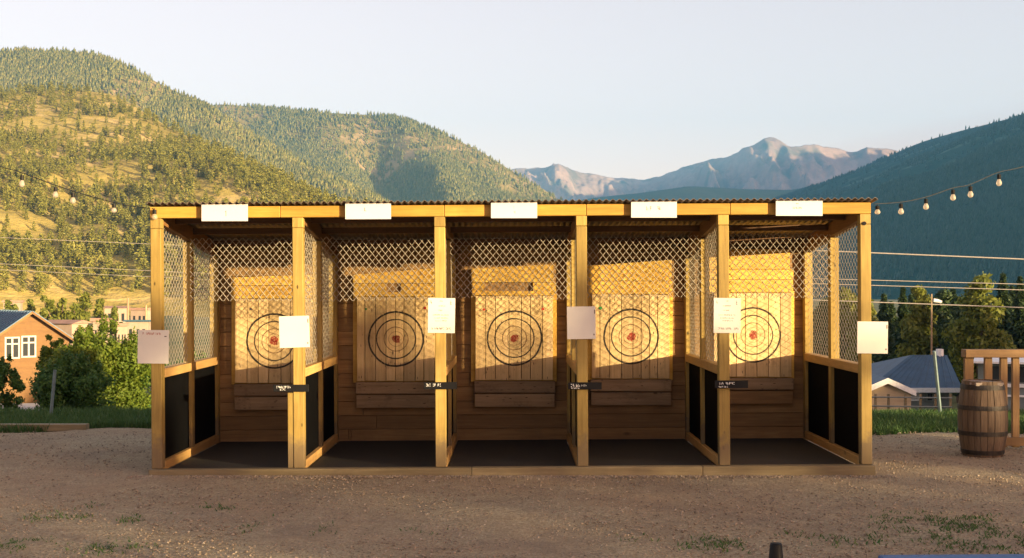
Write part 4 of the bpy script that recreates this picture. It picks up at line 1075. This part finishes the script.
# orange gabled house on the left (gable turned towards the sun)
hy_ = 70.0; pk = P(30, 311.5, hy_); pit = math.radians(35); hw = 2.25
ev = 3.7; zg = pk.z - (ev + hw * math.tan(pit)) - .1
gable_house((pk.x, hy_, zg), math.radians(38), hw, 9.0, ev, pit, 'orange gabled house with white windows and blue metal roof at the left', M['orange'], M['bluemetal'], M['orange'],
            windows=((-1.42, -.58, ev - 1.05, ev + .22, 1, 1), (-.50, .34, ev - 1.0, ev + .27, 1, 1)), over=.45, seams=.55, trimw=.05)
# blue hip roofed house on the right
Yh = 46.0
o = empty('house', (P(925, 400, Yh).x, Yh, -4.7), 'grey house with wide dark blue hip roof behind the right grass', 'house')
ex0, ex1 = P(868, 388, Yh).x - o.location.x, P(966, 388, Yh).x - o.location.x
ez = EYE + (HY - 388) / F * Yh + 4.7; rz_ = EYE + (HY - 355.5) / F * (Yh + 3) + 4.7
MB().box(ex0 + .3, ex1 - .5, .4, 7.0, 0, ez - .02).build('wall', M['grey'], o)
def slab(pts, th, mat, name, parent):
    n_ = len(pts); vs = [tuple(p) for p in pts] + [(p[0], p[1], p[2] - th) for p in pts]
    mb = MB(); mb._add(vs, [tuple(range(n_)), tuple(range(n_, 2 * n_))[::-1]] + [(i, n_ + i, n_ + (i + 1) % n_, (i + 1) % n_) for i in range(n_)])
    return mb.build(name, mat, parent)
r0, r1 = P(913, 355, Yh + 3).x - o.location.x, P(957, 357, Yh + 3).x - o.location.x - .3
rf = slab([(ex0, 0, ez), (ex1 - .15, 0, ez), (r1, 3.3, rz_), (r0, 3.3, rz_)], .08, M['deepblue'], 'roof', o)
slab([(ex1 - .14, 0, ez), (ex1 + .1, 7.4, ez), (r1 + .01, 3.3, rz_)], .08, M['deepblue'], 'roof', o)
slab([(ex0 - .01, 7.4, ez), (ex0 - .01, 0, ez), (r0 - .01, 3.3, rz_)], .08, M['deepblue'], 'roof', o)
slab([(ex1, 7.41, ez), (ex0, 7.41, ez), (r0, 3.31, rz_), (r1, 3.31, rz_)], .08, M['deepblue'], 'roof', o)
sm = MB()
for i in range(1, 12):
    q = i / 12; a_ = Vector((ex0 + (ex1 - .15 - ex0) * q, 0.0, ez + .004)); b_ = Vector((r0 + (r1 - r0) * q, 3.28, rz_ + .004)); sm.tube([a_, b_], .022, 4)
sm.build('standing_seam', M['deepblue'], rf)
MB().box(ex0, ex1 - .1, -.06, -.003, ez - .17, ez + .005).build('gutter', M['whitepaint'], o)
for (a, b, c, d, lab) in ((909.5, 919.5, 389.8, 401, 0), (926, 934, 392, 402, 1)):
    s_ = Yh + .35; x0, x1 = (a - CX) / F * s_ - o.location.x, (b - CX) / F * s_ - o.location.x; z0, z1 = EYE + (HY - d) / F * s_ + 4.7, EYE + (HY - c) / F * s_ + 4.7
    fr = MB(); f_ = .06
    fr.box(x0, x1, .34, .397, z0, z0 + f_).box(x0, x1, .34, .397, z1 - f_, z1).box(x0, x0 + f_, .341, .397, z0 + f_ + .001, z1 - f_ - .001).box(x1 - f_, x1, .341, .397, z0 + f_ + .001, z1 - f_ - .001)
    wn = fr.build('window', M['whitepaint'] if lab == 0 else M['grey'], o)
    MB().box(x0 + .04, x1 - .04, .37, .396, z0 + .04, z1 - .04).build('blind' if lab == 0 else 'pane', plain('window_blind', (.45, .47, .48)) if lab == 0 else M['glass'], wn)
MB().tube([(r0 + 1.2, 3.3, rz_ - .1), (r0 + 1.2, 3.3, rz_ + .25)], .16, 8).build('vent', M['whitepaint'], o)
# small tan shed in front of it
ys_ = 36.0
gable_house((P(887, 400, ys_).x, ys_, EYE + (HY - 420) / F * ys_), math.radians(-6), .70, 2.2, .84, math.radians(24), 'small tan shed with a white trimmed gable by the right corner post', M['tan'], M['deepblue'], M['whitepaint'], name='shed', over=.12, trimw=.07)
# rail fence in front of the shed
fo = empty('rail_fence', (P(870, 400, 33).x, 33, -3.6), 'thin grey rail fence in front of the tan shed', 'fence')
fz_ = lambda py: EYE + (HY - py) / F * 33 + 3.6
for py in (397, 406): MB().tube([(0, 0, fz_(py)), (P(952, 400, 33).x - fo.location.x, 0, fz_(py + 1))], .022, 5).build('rail', M['grey'], fo)
for px in (876, 889, 906, 921, 936, 951): MB().box(P(px, 400, 33).x - fo.location.x - .03, P(px, 400, 33).x - fo.location.x + .03, .025, .07, 0, fz_(394)).build('post', M['oldtimber'], fo)
# white trimmed building behind the railing
wy = 40.0; o = empty('house', (P(978, 400, wy).x, wy, -4.7), 'pale low building with dark window bands behind the railing', 'house', rz=math.radians(-22))
zz = lambda py: EYE + (HY - py) / F * wy + 4.7
x0 = 0.0
MB().box(x0, 4.5, .1, 6, 0, zz(363)).build('wall', M['grey'], o)
MB().box(x0 - .15, 4.6, -.25, 6.2, zz(363) + .003, zz(361)).build('roof', M['whitepaint'], o)
for a, b in ((383, 386.5), (394, 396)): MB().box(x0 - .02, 4.5, .03, .097, zz(b), zz(a)).build('trim_board', M['whitepaint'], o)
MB().box(x0 + .3, 4.4, .05, .097, zz(381), zz(366)).build('window', M['glass'], o)

# far houses below the hillside at the left
fh = [(12, 302, 16, 165, 'M', 'pale', 'far pale building with flat roof above the blue roof ridge', .1), (58, 320, 34, 95, 'G', 'reddish', 'long low house with reddish roof beside the orange house', .35),
      (116, 306, 22, 175, 'G', 'reddish', 'far house with pink roof at the foot of the hill', .3), (100, 321, 14, 110, 'M', 'pale', 'small white flat roofed building above the big shrub', .1),
      (139, 309, 18, 165, 'M', 'pale', 'far pale building beside the left corner post', .2), (137, 320, 22, 130, 'G', 'teal', 'low building with teal roof left of the corner post', .25), (122, 326, 10, 118, 'M', 'pale', 'white shed wall beside the thin far pole', .1)]
for i, (px, yt, wp, Y, kd, mt, lab, pt) in enumerate(fh):
    c = P(px, yt, Y); wd = wp / F * Y
    o = empty('house', (c.x, Y, -5.2), lab, 'house', 'far houses at the left', math.radians((12, -20, 15, 5, -10, 8, 20)[i]))
    H = c.z + 5.2; eh = H - wd * .5 * pt * .6
    wl = M['pale'] if mt != 'pale' else M['pale']
    MB().box(-wd / 2, wd / 2, 0, wd * .7, 0, eh).build('wall', wl if mt != 'whitepaint' else M['whitepaint'], o)
    if kd == 'G':
        MB().prism([(-.3, eh + .005), (wd * .7 + .3, eh + .005), (wd * .35, H)], 'x', -wd / 2 - .3, wd / 2 + .3).build('roof', M[mt], o)
    else: MB().box(-wd / 2 - .2, wd / 2 + .2, -.2, wd * .7 + .2, eh + .005, eh + .3).build('roof', M['reddish'] if mt == 'pale' else M['grey'], o)
    for q in (-.28, .05, .3): MB().box(wd * (q - .06), wd * (q + .06), -.03, -.003, eh - 1.9, eh - .8).build('window', M['glass'], o)

# ------------------------------------------------------------------ unseen trees added towards the sun to shade the yard
TV = Vector((math.cos(AZ), math.sin(AZ), 0)); SV = Vector((math.sin(AZ), -math.cos(AZ), 0))
def sun_block_tree(t_, dist, H, r, n, seed, leaf=.30):
    p = SV * dist + TV * t_
    i = len([o_ for o_ in bpy.data.objects if o_.name.startswith('sun_block_tree')])
    add_tree('sun_block_tree', (p.x, p.y, -.1), H, r, seed, 'unseen tree added on the sunny side to block low sun from the yard', 'tree', 'leafdark', leaf, n, base=.02, taper=.3, nb=20, br=.5, shell=.2, group='unseen trees added to shade the yard')
TREES = True
if TREES:
    g = random.Random(99)
    t_ = -46.0
    while t_ < 120:
        Hh = 7.0 if 11.5 < t_ < 24 else 7.9 if t_ < 24 else 9.3
        sun_block_tree(t_, 44 + g.uniform(-2, 2), Hh * g.uniform(.93, 1.04), 2.6, 1250 if t_ < 24 else 3600, 800 + int(t_ * 3))
        t_ += 3.3

# ------------------------------------------------------------------ air
HAZE = True
if HAZE:
    hz = bpy.data.materials.new('haze'); hz.use_nodes = True; n = hz.node_tree.nodes; n.clear()
    pv = n.new('ShaderNodeVolumePrincipled'); ou = n.new('ShaderNodeOutputMaterial'); hz.node_tree.links.new(pv.outputs[0], ou.inputs['Volume'])
    pv.inputs['Color'].default_value = (.16, .53, 1.0, 1); pv.inputs['Density'].default_value = 1.15e-4; pv.inputs['Anisotropy'].default_value = 0.0
    mb = MB().box(-5600, 5600, -420, 6900, -40, 1000)
    tag(mb.build('haze', hz), 'thin evening air paling the far mountains', 'haze', kind='stuff')

# the booth stands on ground that falls a little to the left
booth.rotation_euler = (0, math.radians(-.36), 0)
booth.location.z = 0.004
